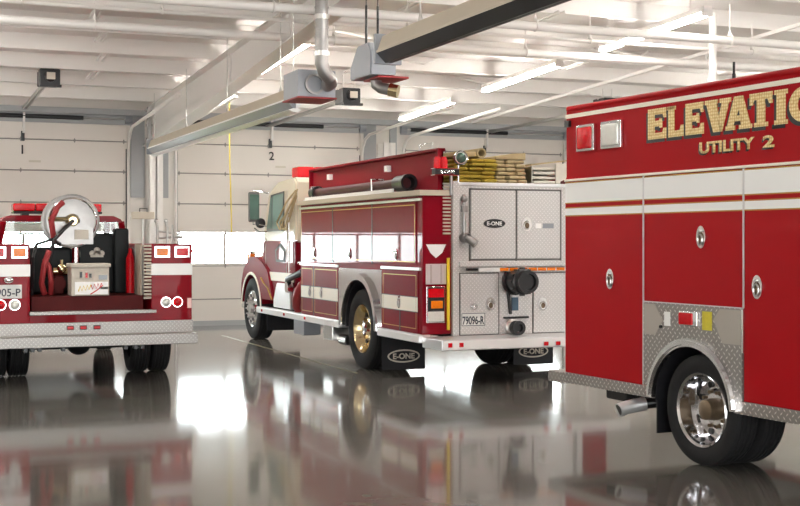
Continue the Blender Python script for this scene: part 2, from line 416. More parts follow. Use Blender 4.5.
# sectional doors
SEAMS = [0.0, 0.13, 0.53, 1.20, 1.86, 2.44, 3.05, 3.64, 3.98]
def make_door(n, x0, num):
    d = thing('door_%d' % n, None, None, (x0, YW + .06, 0), kind='structure')
    for i, (z0, z1) in enumerate(zip(SEAMS[1:], SEAMS[2:])):
        lo = 0.02 if i == 0 else z0
        if abs(z0 - 1.20) < .01:
            m = MB().box(0, DW, 0, .05, lo + .004, lo + .05).box(0, DW, 0, .05, z1 - .04, z1 - .004)
            for k in range(5):
                xx = k * (DW - .05) / 4
                m.box(xx, xx + .05, 0, .05, lo + .05, z1 - .04)
            m.build('window_section', M['cream_wall'], d)
            MB().box(.04, DW - .04, .022, .028, lo + .045, z1 - .035).build('pane', M['glass'], d)
        else:
            m = MB().box(0, DW, 0, .05, lo + .012, z1 - .012, .006)
            sn = m.build('section', M['cream_wall'], d)
            MB().box(0, DW, .03, .045, z1 - .012, z1 + .012).build('joint', M['seam_grey'], sn)  # grey strip paints the shade in the door seam
    MB().box(0, DW, -.004, .05, 0, .10).build('bottom_seal', M['grey_wall'], d)
    for z in SEAMS[3:-1]:
        for xx in (.06, 1.0, DW / 2 - .05, DW - 1.0, DW - .06):
            MB().prism('y', [(xx - .025, z), (xx, z + .05), (xx + .025, z), (xx, z - .05)], -.008, 0).build('hinge', M['seam_grey'], d)
    for sx, xx in ((-1, -.02), (1, DW + .02)):
        pts = [(xx, -.07, .05), (xx, -.07, 3.45), (xx, -.12, 3.66), (xx, -.27, 3.82), (xx, -.5, 3.90)] + [(xx, -.5 - k, 3.90 + SL * k) for k in (1, 3, 4.2)]
        MB().tube(pts, .032, n=8).build('track', M['white_steel'], d)
        MB().tube([(xx + sx * -.035, -.03, .1), (xx + sx * -.035, -.03, 3.5)], .012, n=6).build('weather_strip', M['black'], d)
        MB().box(xx - .07, xx + .07, -.16, -.02, 3.99, 4.14, .01).cyl((xx - .06, -.1, 4.06), (xx + .06, -.1, 4.06), .08, n=16).build('cable_drum', M['greybox'], d)
    MB().cyl((-.05, -.1, 4.07), (DW + .05, -.1, 4.07), .014, n=8).build('shaft', M['steel'], d)
    sp = MB().cyl((.15, -.1, 4.07), (.15 + 2.9 if n != 3 else 2.45, -.1, 4.07), .042, n=12)
    sp.build('torsion_spring', M['black'], d)
    MB().box(DW / 2 - .02, DW / 2 + .02, -.14, -.02, 3.75, 4.2).build('spring_bracket', M['white_steel'], d)
    MB().box(DW / 2 - .045, DW / 2 + .02, -.04, 0, 3.60, 3.79, .008).build('latch_handle', M['black'], d)
    if num:
        text('door_number', num, .17, (DW / 2 + (.02 if num != '1' else -.02), -.002, 3.44), REAR, M['black'], d, .003, .01)
    MB().box(DW / 2 + .1, DW / 2 + .32, -.004, 0, 3.20, 3.24).build('warning_sticker', M['offwhite'], d)
    return d
for n, (x0, num) in enumerate([(doors[1], '1'), (doors[2], '2'), (doors[3], '3'), (doors[0], '')], 1):
    if x0 + DW > XR: continue
    make_door(n, x0, num)

# ------------------------------------------------------------------ ceiling services
def hangered_pipe(name, label, y, z, r, x0, x1, hang, mat='white_steel'):
    t = thing(name, label, 'pipe', ((x0 + x1) / 2, y, z), group=None)
    cx = (x0 + x1) / 2
    m = MB().cyl((x0 - cx, 0, 0), (x1 - cx, 0, 0), r, n=16)
    m.build('pipe', M[mat], t)
    for hx in hang:
        zt = zr(y) + .05 - z
        MB().cyl((hx - cx, 0, r + .05), (hx - cx, 0, zt), .008, n=6).tube([(hx - cx, (r + .012) * math.cos(a), (r + .012) * math.sin(a) + .01) for a in [k * PI / 6 for k in range(12)]], .010, n=6, closed=True).cyl((hx - cx, 0, r + .01), (hx - cx, 0, r + .08), .028, .01, n=8).build('hanger', M[mat], t)
    return t
hangered_pipe('sprinkler_main', 'thick white pipe crossing the ceiling nearest the camera, above the spiral duct', 13.5, 4.3, .055, XL + .05, XR - .05, [1.2, 4.0, 7.3, 10.15, 12.2])
hangered_pipe('sprinkler_branch', 'thin white pipe crossing the ceiling between the two thicker pipes', 14.4, 4.33, .028, XL + .05, XR - .05, [1.4, 2.95, 6.0, 8.6, 11.2])
hangered_pipe('sprinkler_main', 'thick white pipe crossing the ceiling second from the camera, over the red trucks', 15.45, 4.3, .055, XL + .05, XR - .05, [2.35, 5.4, 8.2, 11.2])
for xx, yy, lb in ((10.4, 14.2, 'white vertical pipe dropping from the ceiling behind the nearest red truck'),):
    tag(MB().cyl((xx, yy, 0), (xx, yy, zr(yy) + .1), .05, n=16).cyl((xx, yy, 3.86), (xx, yy, 3.90), .075, n=16).cyl((xx, yy, 3.2), (xx, yy, 3.24), .075, n=16).build('drop_pipe', M['white_steel']), lb, 'pipe')

def light(y0, y1, x, z0, label, group='fluorescent strip lights'):
    ym = (y0 + y1) / 2; z = zr(ym) - .20
    t = thing('fluorescent_light', label, 'ceiling light', (x, ym, z), group=group)
    hl = (y1 - y0) / 2
    sh = lambda y: -SL * y
    MB().prism('x', [(-hl, sh(-hl)), (hl, sh(hl)), (hl, sh(hl) + .07), (-hl, sh(-hl) + .07)], -.06, .06).build('housing', M['white_steel'], t)
    for dx in (-.05, .05):
        MB().cyl((dx, -hl + .05, sh(-hl) - .03), (dx, hl - .05, sh(hl) - .03), .019, n=12).build('tube', M['tube'], t)
    MB().box(-.07, .07, -hl, -hl + .05, sh(-hl) - .055, sh(-hl) + .01).build('end_socket', M['white_steel'], t)
    MB().box(-.07, .07, hl - .05, hl, sh(hl) - .055, sh(hl) + .01).build('end_socket', M['white_steel'], t)
    for yy in (-hl * .7, hl * .7):
        MB().cyl((0, yy, sh(yy) + .06), (0, yy, .26 + sh(yy)), .006, n=6).build('chain', M['white_steel'], t)
    return t
light(20.5, 23.0, 9.45, 0, 'lit fluorescent strip nearest the back wall, above the hoses on the fire engine')
light(16.7, 19.3, 9.45, 0, 'lit fluorescent strip over the rear of the fire engine, long and fully seen')
light(13.0, 15.5, 9.45, 0, 'lit fluorescent strip crossed by a white pipe above the nearest red truck')
light(20.0, 22.5, 5.30, 0, 'lit fluorescent strip glimpsed under the tapered roof beam near the yellow cord')
light(16.2, 18.7, 5.30, 0, 'lit fluorescent strip half hidden by the roof beam, left of the spiral duct')
for k, (x, y) in enumerate([(9.45, 9.2), (9.45, 5.4), (5.3, 9.2), (0.2, 9.2), (0.2, 13.0), (0.2, 17), (0.2, 21), (14.2, 17), (14.2, 13), (14.2, 9)]):  # unseen strips added to light the room
    light(y, y + 2.5, x, 0, 'unseen fluorescent strip light added to light the room, outside the view', 'added strip lights outside the view')
t = thing('strut_channel', 'long thin white strut running to the back wall above the nearest red truck', 'beam', (11.63, 17.5, zr(17.5) - .012))
MB().prism('x', [(-6, 6 * SL - .05), (6.8, -6.8 * SL - .05), (6.8, -6.8 * SL), (-6, 6 * SL)], -.02, .02).build('channel', M['white_steel'], t)

def operator(label, x, y, z, rail_z):
    t = thing('door_operator', label, 'door opener', (x, y, z), group=None)
    MB().box(-.16, .16, -.2, .2, -.13, .13, .02).build('motor_housing', M['black'], t)
    MB().lathe('y', (0, -.2, .0), [(0, .09), (-.06, .09), (-.09, .05), (-.09, 0)], n=16).build('motor_cap', M['black'], t)
    MB().box(-.06, .07, -.30, -.285, -.05, .06).build('control_label', M['offwhite'], t)
    MB().prism('x', [(0.2, -.06), (YW - .15 - y, rail_z - z), (YW - .15 - y, rail_z - z + .05), (0.2, -.01)], -.045, -.02).prism('x', [(0.2, -.06), (YW - .15 - y, rail_z - z), (YW - .15 - y, rail_z - z + .05), (0.2, -.01)], .02, .045).build('trolley_rail', M['steel'], t)
    zt = zr(y) + .02 - z
    for sx in (-1, 1):
        MB().cyl((sx * .1, -.05, .1), (sx * .1, -.05, zt), .014, n=6).build('hanger_bar', M['white_steel'], t)
    MB().cyl((-.12, 0, .1), (-.5, .1, zt), .014, n=6).build('sway_brace', M['white_steel'], t)
    MB().box(-.17, .17, -.28, -.2, -.17, -.13).build('bracket', M['black'], t)
    return t
operator('black door opener hung above the left truck with its rail to the left door', 2.45, 20.9, 4.32, 4.18)
operator('black door opener hung under the exhaust boxes with its rail to door 2', 7.2, 19.9, 4.12, 4.0)
operator('door opener for the right hand door hung behind the nearest red truck', 12.22, 19.9, 4.17, 4.05)

# vehicle exhaust rails
def exhaust_rail(label, x, y0, y1, z, shiny):
    t = thing('exhaust_rail', label, 'exhaust rail', (x, (y0 + y1) / 2, z)); h = (y1 - y0) / 2
    MB().prism('y', [(-.11, .10), (-.06, .24), (.06, .24), (.11, .10)], -h, h).build('channel', M['tan'], t)
    MB().box(-.118, -.108, -h, h, .085, .105).build('edge_strip', M['white'] if shiny else M['tan'], t)
    if shiny: MB().prism('y', [(-.075, -.02), (-.035, -.045), (.035, -.045), (.075, -.02), (.03, .0), (-.03, .0)], -h, h).build('bright_lip', M['white'], t)  # white lip and edge strip put the rail's bright reflection into colour
    MB().prism('y', [(-.115, .085), (-.03, 0), (-.005, 0.0), (-.005, .085)], -h, h).build('rubber_seal', M['greybox'] if shiny else M['black'], t)
    MB().prism('y', [(.115, .085), (.03, 0), (.005, 0.0), (.005, .085)], -h, h).build('rubber_seal', M['alu'] if shiny else M['black'], t)
    k = -h + .6
    while k < h:
        MB().cyl((0, k, .24), (0, k, .40), .008, n=6).tube([(0, k - .06, .24), (0, k, .33), (0, k + .06, .24)], .008, n=6).cyl((0, k, .40), (0, k, zr(y0 + h + k) - z + .02), .006, n=6).build('hanger', M['steel'], t)
        k += 2.6
    MB().box(-.13, .13, h - .02, h + .02, -.01, .26, .005).build('end_plate', M['greybox'], t)
    return t
r1 = exhaust_rail('far exhaust extraction rail, tan with a bright lower edge, ending near the back wall', 4.50, 14.25, 22.7, 3.27, True)
r2 = exhaust_rail('near exhaust extraction rail, tan with a black rubber underside, overhead', 4.20, 4.0, 10.55, 3.30, False)
t = thing('rail_riser', 'silver riser pipe on the column at the far end of the exhaust rail', 'pipe', (4.50, 22.9, 3.3))
MB().tube([(0, -.15, .06), (0, .12, .08), (0, .2, .18), (0, .22, .85)], .045, n=10).build('pipe', M['galv'], t)
for a in (.25, .5, .75):
    MB().cyl((0, .22, a), (0, .22, a + .04), .06, n=12).build('coupling', M['galv'], t)

t = thing('exhaust_box', 'grey collector box with a round spigot hung at the foot of the spiral duct', 'duct box', (4.42, 13.3, 3.30))
MB().box(-.19, .25, 0, .55, 0, .30, .008).build('box_body', M['greybox'], t)
MB().box(-.20, .26, -.01, .56, -.018, -.001).build('bottom_flange', M['hose_red'], t)
MB().lathe('y', (.0, 0, .14), [(0, .115), (-.03, .115), (-.03, .09), (0, .09)], n=24).build('spigot', M['galv'], t)
for dx in (-.15, .2): MB().cyl((dx, .3, .30), (dx, .3, zr(13.6) - 3.30 + .02), .006, n=6).build('hanger_rod', M['steel'], t)
t = thing('spiral_duct', 'silver spiral duct dropping from the ceiling to the grey collector box', 'duct', (4.42, 13.05, 3.5))
d = MB().cyl((0, 0, .22), (0, 0, zr(13) + .004 - 3.5), .072, n=20)
for k in range(12): d.cyl((0, 0, .30 + .11 * k), (0, 0, .318 + .11 * k), .078, n=20)
d.build('duct_run', M['galv'], t)
for z in (.22, .62): MB().cyl((0, 0, z), (0, 0, z + .05), .086, n=20).build('clamp', M['steel'], t)
MB().tube([(0, 0, .24), (0, 0, .14), (.03, .0, .05), (.10, .02, -.02), (.14, .10, -.06), (.14, .21, -.07)], .075, n=18).build('elbow', M['galv'], t)
t = thing('fan_housing', 'grey angled fan housing where the near exhaust rail begins', 'duct box', (4.36, 11.26, 3.25))
MB().prism('x', [(-.20, .02), (.36, .02), (.36, .14), (.16, .33), (-.12, .33), (-.20, .25)], -.13, .13, .01).build('housing', M['greybox'], t)
MB().box(-.05, .26, -.20, .20, -.006, .012).build('bottom_flange', M['hose_red'], t)
MB().lathe('y', (0, .36, .10), [(0, .07), (.08, .07), (.10, .05), (.10, 0)], n=20).build('outlet', M['galv'], t)
MB().tube([(.02, .05, .02), (.02, .03, -.05), (.05, -.0, -.08), (.12, -.05, -.10)], .055, n=16).build('elbow', M['galv'], t)
MB().cyl((.12, -.05, -.1), (.19, -.10, -.12), .062, n=16).build('hose_coupling', M['goldrim'], t)
for dx in (-.06, .06): MB().cyl((dx, .1, .35), (dx, .1, .72), .012, n=6).cyl((dx, .1, .72), (dx, .1, zr(11.3) - 3.3), .006, n=6).build('hanger_rod', M['black'], t)

tag(MB().tube([(5.87, 22.6, zr(22.6) + .02), (5.875, 22.6, 3.2), (5.90, 22.6, 2.4), (5.91, 22.6, 1.76)], .012, n=8).build('pull_cord', M['rope_yellow']), 'thin yellow cord hanging from the roof in front of door 2', 'cord')

# ------------------------------------------------------------------ wheels
def wheel(parent, c, R, w, rim_r, rim_mat, dish=0.09, lugs=8, holes=True, hub_out=0.0, face=-1, hub_mat=None):
    """tyre with its rim and hub; outer face looks to -X (face=-1) or +X"""
    f = face
    hw = w / 2
    pr = [(hw * .78, rim_r), (hw * .98, rim_r + .03), (hw * 1.06, (rim_r + R) / 2), (hw * .98, R - .035), (hw * .86, R - .008)]
    prof = [(f * a, r) for a, r in pr]
    for k in (.55, .18, -.18, -.55):
        prof += [(f * hw * (k + .10), R), (f * hw * (k + .05), R - .012), (f * hw * (k - .05), R - .012), (f * hw * (k - .10), R)]
    prof += [(-f * a, r) for a, r in reversed(pr)]
    ty = MB().lathe('x', (0, 0, 0), prof, n=56).build('tyre', M['rubber'], parent, loc=c)
    rp = [(hw * .80, rim_r + .006), (hw * .92, rim_r - .004), (hw * .80, rim_r - .022), (hw * .80 - dish * .5, rim_r - .04), (hw * .8 - dish, rim_r * .80), (hw * .8 - dish * 1.05, rim_r * .55),
          (hw * .8 - dish * .8, rim_r * .42), (hw * .8 - dish * .8, .0)]
    m = MB().lathe('x', (0, 0, 0), [(f * a, r) for a, r in rp], n=48)
    m.build('rim', rim_mat, ty)
    xo = hw * .8 - dish * 1.0
    if holes:
        for k in range(lugs):
            a = 2 * PI * (k + .5) / lugs
            MB().cyl((f * (xo - .01), rim_r * .68 * math.cos(a), rim_r * .68 * math.sin(a)), (f * (xo + .008), rim_r * .68 * math.cos(a), rim_r * .68 * math.sin(a)), rim_r * .085, n=12).build('vent_hole', M['black'], ty)
    hb = MB().lathe('x', (0, 0, 0), [(f * (hw * .8 - dish * .8), rim_r * .3), (f * (hw * .8 - dish * .2 + hub_out), rim_r * .27), (f * (hw * .8 - dish * .1 + hub_out), rim_r * .2), (f * (hw * .8 - dish * .05 + hub_out), 0)], n=20)
    for k in range(10):
        a = 2 * PI * k / 10
        hb.cyl((f * (xo - .01), rim_r * .47 * math.cos(a), rim_r * .47 * math.sin(a)), (f * (xo + .05), rim_r * .47 * math.cos(a), rim_r * .47 * math.sin(a)), .014, n=6)
    hb.build('hub', hub_mat or (M['steel'] if rim_mat == M['chrome'] else M['chrome']), ty)
    return ty
def lamp(parent, name, x0, x1, y, z0, z1, mat, bez='chrome', d=.03, bw=.012):
    """rear-facing lamp: bezel with its lens"""
    b = MB().box(x0 - bw, x1 + bw, y - d * .6, y, z0 - bw, z1 + bw, .006).build(name, M[bez], parent)
    MB().box(x0, x1, y - d, y - d * .5, z0, z1, .008).build('lens', mat, b)
    return b
def round_lamp(parent, name, x, y, z, r, mat):
    b = MB().lathe('y', (x, y, z), [(0, r * 1.12), (-.012, r * 1.12), (-.012, r * .95), (0, r * .95)], n=20, closed=True).build(name, M['chrome'], parent)
    MB().lathe('y', (x, y, z), [(0, r * .95), (-.012, r * .9), (-.024, r * .5), (-.028, 0)], n=20).build('lens', mat, b)
    return b
def latch_side(parent, y, z, x=0.0, w=.055, h=.085):
    l = MB().prism('x', ellipse((y, z), w, h), x - .012, x).build('latch', M['chrome'], parent)
    MB().prism('x', ellipse((y, z - h * .15), w * .68, h * .6), x - .0135, x - .011).build('dish', M['hub_rust'], l)
    MB().tube([(x - .02, y + w * .5 * math.cos(a), z - h * .25 + h * .5 * math.sin(a)) for a in [2 * PI * k / 14 for k in range(14)]], .007, n=6, closed=True).sphere((x - .016, y, z + h * .55), .014).build('pull_ring', M['steel'], l)
    return l
def latch_rear(parent, x, y, z, r=.075):
    l = MB().prism('y', ellipse((x, z), r * .8, r), y - .012, y).build('latch', M['chrome'], parent)
    MB().prism('y', ellipse((x, z - r * .15), r * .55, r * .6), y - .0135, y - .011).build('dish', M['hub_rust'], l)
    MB().tube([(x + r * .45 * math.cos(a), y - .02, z - r * .2 + r * .5 * math.sin(a)) for a in [2 * PI * k / 14 for k in range(14)]], .007, n=6, closed=True).sphere((x, y - .016, z + r * .5), .014).build('pull_ring', M['steel'], l)
    return l

# ------------------------------------------------------------------ FIRE ENGINE
E = thing('fire_engine', 'maroon fire engine with a cream cab, seen from behind its left rear corner', 'fire truck', (5.85, 13.6, 0))
AC, AR = (2.06, .56), .63
ar = arc(AC, AR, AR, 0, PI, 22)
prof = [(0, .60), (1.43 - .0, .60)]
prof = [(0, .60)] + [(AC[0] - AR, .60)] + [p for p in reversed(ar) if p[1] > .60] + [(AC[0] + AR, .60), (4.645, .60), (4.645, 2.24), (0, 2.24)]
MB().prism('x', prof, 0.0, 2.5).build('body', M['red_dark'], E)
MB().box(.62, 1.88, .05, 4.6, .5, 1.4).build('inner_frame', M['black'], E)
for xa, xb in ((.012, .62), (1.88, 2.488)): MB().prism('x', arc(AC, AR + .004, AR + .004, -.05, PI + .05, 22) + list(reversed(arc(AC, AR - .014, AR - .014, -.05, PI + .05, 22))), xa, xb).build('wheel_well', M['flap'], E)
MB().box(.9, 1.6, .1, 8.2, .45, .72).build('chassis_frame', M['black'], E)
# upper compartment doors
for y0, y1, hy in ((3.165, 4.60, 3.95), (1.618, 3.141, 2.45), (.16, 1.594, .78)):
    d = MB().box(-.014, .0, y0, y1, 1.42, 2.17, .004).build('compartment_door', M['red_dark'], E)
    latch_side(d, hy, 1.53, -.014, .045, .07)
gl = MB()
for y0, y1 in ((.19, 4.57),):
    for z in (1.45, 2.13): gl.box(-.0155, -.0145, y0, y1, z - .006, z + .006)
    for y in (y0, y1): gl.box(-.0155, -.0145, y - .006, y + .006, 1.45, 2.13)
gl.build('pinstripe', M['gold'], E)
for y in (3.153, 1.606): MB().box(-.016, .002, y - .013, y + .013, 1.41, 2.18).build('door_gap_seal', M['black'], E)
# lower doors
for y0, y1, hy in ((4.01, 4.60, 4.14), (2.93, 3.99, 3.62), (.10, 1.26, .66)):
    d = MB().box(-.014, 0, y0, y1, .61, 1.335 if y0 > 1 else 1.345, .004).build('compartment_door', M['red_dark'], E)
    MB().box(-.0155, -.0135, y0 + .002, y1 - .002, .86, 1.03).build('stripe', M['ivory'], d)
    for z in (.855, 1.035): MB().box(-.0160, -.0135, y0, y1, z - .005, z + .005).build('stripe_edge', M['black'], d)
    latch_side(d, hy, .955, -.016, .045, .075)
    g = MB()
    for z in (.66, 1.29): g.box(-.0155, -.0145, y0 + .05, y1 - .05, z - .005, z + .005)
    for y in (y0 + .05, y1 - .05): g.box(-.0155, -.0145, y - .005, y + .005, .66, 1.29)
    g.build('pinstripe', M['gold'], d)
MB().box(-.017, -.002, .635, .665, .61, .85).build('door_gap_seal', M['black'], E)
MB().box(-.0165, -.002, 3.99, 4.01, .61, 1.34).build('door_gap_seal', M['black'], E)
# drip rails and lips
MB().box(-.03, 0, .0, 4.645, 2.175, 2.205, .004).build('drip_rail', M['alu'], E)
MB().box(-.025, 0, 2.93, 4.645, 1.335, 1.37, .004).build('drip_rail', M['alu'], E)
MB().box(-.03, 0, .02, 1.27, 1.35, 1.385, .004).build('drip_rail', M['alu'], E)
MB().box(-.05, .34, -.04, 4.68, 2.235, 2.30, .006).build('tray_lip', M['tan'], E)
# chrome panel round the arch and fender crown
cp = [(1.28, .62)] + [(1.28, 1.33), (2.91, 1.33), (2.91, .62)] + [(AC[0] + AR + .02, .62)] + [p for p in arc(AC, AR + .02, AR + .02, 0, PI, 22) if p[1] > .62] + [(AC[0] - AR - .02, .62)]
MB().prism('x', cp, -.010, 0).build('arch_panel', M['chrome'], E)
outer = arc(AC, AR + .085, AR + .085, -.02, PI + .02, 26); inner = arc(AC, AR - .005, AR - .005, -.02, PI + .02, 26)
MB().prism('x', outer + list(reversed(inner)), -.06, .02, .008).build('fender_trim', M['chrome'], E)
# rub rails and steps
MB().box(-.05, .10, -.02, 1.33, .50, .60, .01).build('rub_rail', M['alu'], E)
MB().box(-.05, .10, 2.80, 6.95, .50, .60, .01).build('rub_rail', M['alu'], E)
for y in (4.3, 5.35, 6.6): lamp_ = MB().box(-.058, -.048, y - .04, y + .04, .53, .57, .004).build('marker_light', M['lens_red'], E)
MB().box(.0, 2.5, -.57, .0, .45, .575, .012).build('tailboard', M['alu'], E)
MB().box(.02, 2.48, -.574, -.568, .465, .562).build('reflective_strip', M['white'], E)
MB().box(-.054, -.048, .0, 1.32, .51, .59).build('reflective_strip', M['white'], E)
MB().box(-.054, -.048, 2.82, 6.94, .51, .59).build('reflective_strip', M['white'], E)
for x in (1.33, 1.49, 1.64): lamp(E, 'clearance_light', x - .03, x + .03, -.57, .475, .52, M['lens_red'], 'alu', .025, .008)
for x in (.10, .24): MB().box(x - .025, x + .025, -.585, -.57, .49, .54, .004).build('marker_light', M['lens_red'], E)
# wheels
for x in (.03 + .15, .03 + .49): pass
wheel(E, (.17, 2.13, .53), .53, .28, .325, M['goldrim'], .10, 10)
wheel(E, (.50, 2.13, .53), .53, .28, .325, M['black'], .02, 10, False)
wheel(E, (2.33, 2.13, .53), .53, .28, .325, M['goldrim'], .10, 10, face=1)
wheel(E, (2.00, 2.13, .53), .53, .28, .325, M['black'], .02, 10, False, face=1)
wheel(E, (.20, 7.62, .53), .53, .29, .325, M['chrome'], -.04, 10, True, .06)
wheel(E, (2.30, 7.62, .53), .53, .29, .325, M['chrome'], -.04, 10, True, .06, face=1)
MB().cyl((.3, 2.13, .53), (2.2, 2.13, .53), .11, n=14).cyl((.3, 7.62, .50), (2.2, 7.62, .50), .07, n=12).build('axle', M['black'], E)
# mud flaps with the oval mark
def flap(x0, x1, z0, z1, y, mark=True):
    f = MB().box(x0, x1, y, y + .012, z0, z1, .004).build('mud_flap', M['flap'], E)
    if mark:
        cx, cz, rx, rz = (x0 + x1) / 2, .225, .225, .085
        MB().prism('y', ellipse((cx, cz), rx, rz) , y - .003, y).build('oval_border', M['offwhite'], f)
        MB().prism('y', ellipse((cx, cz), rx - .022, rz - .02), y - .005, y - .002).build('oval_field', M['flap'], f)
        text('maker_mark', 'E-ONE', .075, (cx, y - .005, cz), REAR, M['offwhite'], f, .002, .03, .30)
flap(.02, .62, .05, .50, 1.34)
flap(1.90, 2.50, .05, .50, 1.34)
MB().box(.12, .70, 6.88, 6.90, .19, .52).build('mud_flap', M['flap'], E)
MB().box(.05, .35, 3.35, 3.75, .28, .52, .02).cyl((.2, 3.35, .3), (.2, 3.05, .3), .07, n=14).build('muffler', M['steel'], E)
MB().box(-.02, .25, 4.45, 4.95, .28, .50, .01).build('step_box', M['greybox'], E)
# rear corners
MB().box(.0, .47, -.012, 0, .60, 2.24, .004).build('rear_corner_panel', M['red_dark'], E)
MB().box(2.03, 2.5, -.012, 0, .60, 2.24, .004).build('rear_corner_panel', M['red_dark'], E)
tl = MB().box(.045, .285, -.03, -.01, .735, 1.165, .006).build('tail_light', M['chrome'], E)
MB().box(.058, .272, -.036, -.02, .745, 1.155).build('lamp_backing', M['black'], tl)
MB().box(.065, .265, -.042, -.028, 1.035, 1.14, .006).build('stop_lens', M['lens_red'], tl)
MB().box(.10, .25, -.042, -.028, .905, .995, .006).build('turn_lens', M['lens_amber'], tl)
MB().box(.06, .27, -.042, -.028, .75, .87, .006).build('reverse_lens', M['lens_clear'], tl)
sw = MB().box(.04, .30, -.03, -.01, 1.19, 1.43, .004)
sw.build('scuff_plate', M['alu'], E)
for x in (.09, .22): MB().box(x, x + .02, -.034, -.028, 1.2, 1.42).build('scuff_rib', M['steel'], E)
MB().cyl((.315, -.05, .65), (.315, -.05, 1.50), .018, n=10).build('grab_rail', M['yellow'], E)
for z in (.72, 1.42): MB().cyl((.315, -.05, z), (.315, 0, z), .014, n=8).build('rail_bracket', M['chrome'], E)
st = MB()
for k in range(15): st.box(.26, .36, -.028, -.01, 1.78 + .042 * k, 1.80 + .042 * k)
st.build('grip_strip', M['tan'], E)
wr = MB().prism('y', [(.045, 1.66), (.30, 1.66), (.25, 1.56), (.17, 1.50), (.10, 1.56)], -.02, -.01).build('corner_guard', M['white'], E)
# rear centre
MB().prism('x', [(-.06, .58), (-.06, 2.41), (.0, 2.41), (.0, .58)], .37, .45, .004).build('corner_post', M['tread'], E)
MB().prism('x', [(-.06, .58), (-.06, 2.41), (.0, 2.41), (.0, .58)], 2.05, 2.13, .004).build('corner_post', M['tread'], E)
MB().box(.45, 2.05, -.014, 0, .575, 2.40).build('rear_panel', M['tread'], E)
MB().box(.45, 2.06, -.03, 2.6, 2.36, 2.40, .006).build('hosebed_sill', M['alu'], E)
frame = MB()
for x in (.61, 1.232, 1.845): frame.box(x - .011, x + .011, -.020, -.012, 1.46, 2.33)
for z in (1.475, 2.32): frame.box(.60, 1.856, -.020, -.012, z - .010, z + .010)
frame.build('door_frame', M['frame_grey'], E)
for x0, x1 in ((.625, 1.22), (1.244, 1.832)):
    d = MB().box(x0, x1, -.030, -.012, 1.49, 2.305, .006).build('upper_rear_door', M['tread'], E)
    if x0 < 1:
        MB().prism('y', ellipse((.93, 1.91), .155, .062), -.034, -.030).build('oval_border', M['chrome'], d)
        MB().prism('y', ellipse((.93, 1.91), .145, .054), -.036, -.033).build('oval_field', M['black'], d)
        text('maker_mark', 'E-ONE', .048, (.93, -.036, 1.91), REAR, M['white'], d, .002, .03, .20)
    else:
        latch_rear(d, 1.365, -.030, 1.905, .085)
        MB().box(1.59, 1.74, -.034, -.030, 1.855, 1.915).build('data_label', M['greybox'], d)
        MB().box(1.49, 1.57, -.033, -.030, 1.855, 1.915).build('data_label', M['white'], d)
MB().box(.45, 2.05, -.10, -.014, 1.395, 1.455, .006).build('rear_ledge', M['tread'], E)
MB().box(.45, 2.05, -.098, -.014, 1.40, 1.405).build('ledge_shadow_strip', M['black'], E)  # black strip painted as the shade below the ledge
tb = MB().box(.70, 2.02, -.075, -.014, 1.335, 1.385, .006).build('traffic_light_bar', M['white'], E)
for k in range(8): MB().box(.985 + k * .128, 1.10 + k * .128, -.082, -.07, 1.340, 1.38, .004).build('amber_lens', M['lens_amber'], tb)
MB().box(.56, .70, -.06, -.014, 1.345, 1.375).build('bar_cable', M['black'], E)
for x0, x1, lx, lz in ((.485, .985, .875, .945), (1.465, 2.02, 1.585, .93)):
    MB().box(x0 - .012, x1 + .012, -.019, -.012, .575, 1.322).build('door_gap_seal', M['frame_grey'], E)
    d = MB().box(x0, x1, -.030, -.012, .585, 1.31, .006).build('lower_rear_door', M['tread'], E)
    latch_rear(d, lx, -.030, lz, .08)
    if x0 < 1:
        p = MB().box(.49, .81, -.036, -.030, .685, .845, .004).build('licence_plate', M['plate'], d)
        text('plate_number', '79096-R', .10, (.65, -.036, .755), REAR, M['plate_ink'], p, .002, .02, .285)
        MB().box(.495, .805, -.0375, -.035, .834, .841).box(.495, .805, -.0375, -.035, .689, .696).box(.495, .502, -.0375, -.035, .689, .841).box(.798, .805, -.0375, -.035, .689, .841).build('plate_border', M['plate_ink'], p)
        MB().prism('y', ellipse((.655, .92), .05, .04), -.045, -.030).sphere((.655, -.045, .92), .03).build('plate_lamp', M['chrome'], d)
MB().box(1.005, 1.445, -.028, -.012, .59, 1.31, .004).build('intake_panel', M['tread'], E)
it = MB().lathe('y', (1.20, 0, 1.215), [(-.02, .17), (-.05, .17), (-.06, .14), (-.16, .14), (-.17, .155), (-.30, .155), (-.31, .135), (-.40, .135), (-.40, .10), (-.36, .095), (-.36, 0)], n=28)
for k in range(12):
    a = 2 * PI * k / 12
    it.box(1.20 + .155 * math.cos(a) - .014, 1.20 + .155 * math.cos(a) + .014, -.28, -.19, 1.215 + .155 * math.sin(a) - .014, 1.215 + .155 * math.sin(a) + .014)
it.build('large_intake', M['black'], E)
MB().prism('y', [(1.09, 1.10), (1.125, 1.10), (1.155, .82), (1.13, .82)], -.06, -.03).build('valve_lever', M['black'], E)
MB().box(1.16, 1.25, -.045, -.028, .86, 1.02, .004).build('blue_tag', pbr('blue steel tag', rgb(70, 100, 122), .4), E)
MB().box(1.05, 1.38, -.07, -.028, .765, .79, .004).build('drain_bar', M['black'], E)
sv = MB().lathe('y', (1.17, 0, .66), [(-.02, .10), (-.06, .10), (-.07, .075), (-.12, .075)], n=20)
sv.build('small_intake', M['steel'], E)
MB().lathe('y', (1.17, 0, .66), [(-.12, .085), (-.22, .085), (-.22, .05), (-.18, .045), (-.18, 0)], n=20).build('intake_cap', M['black'], E)
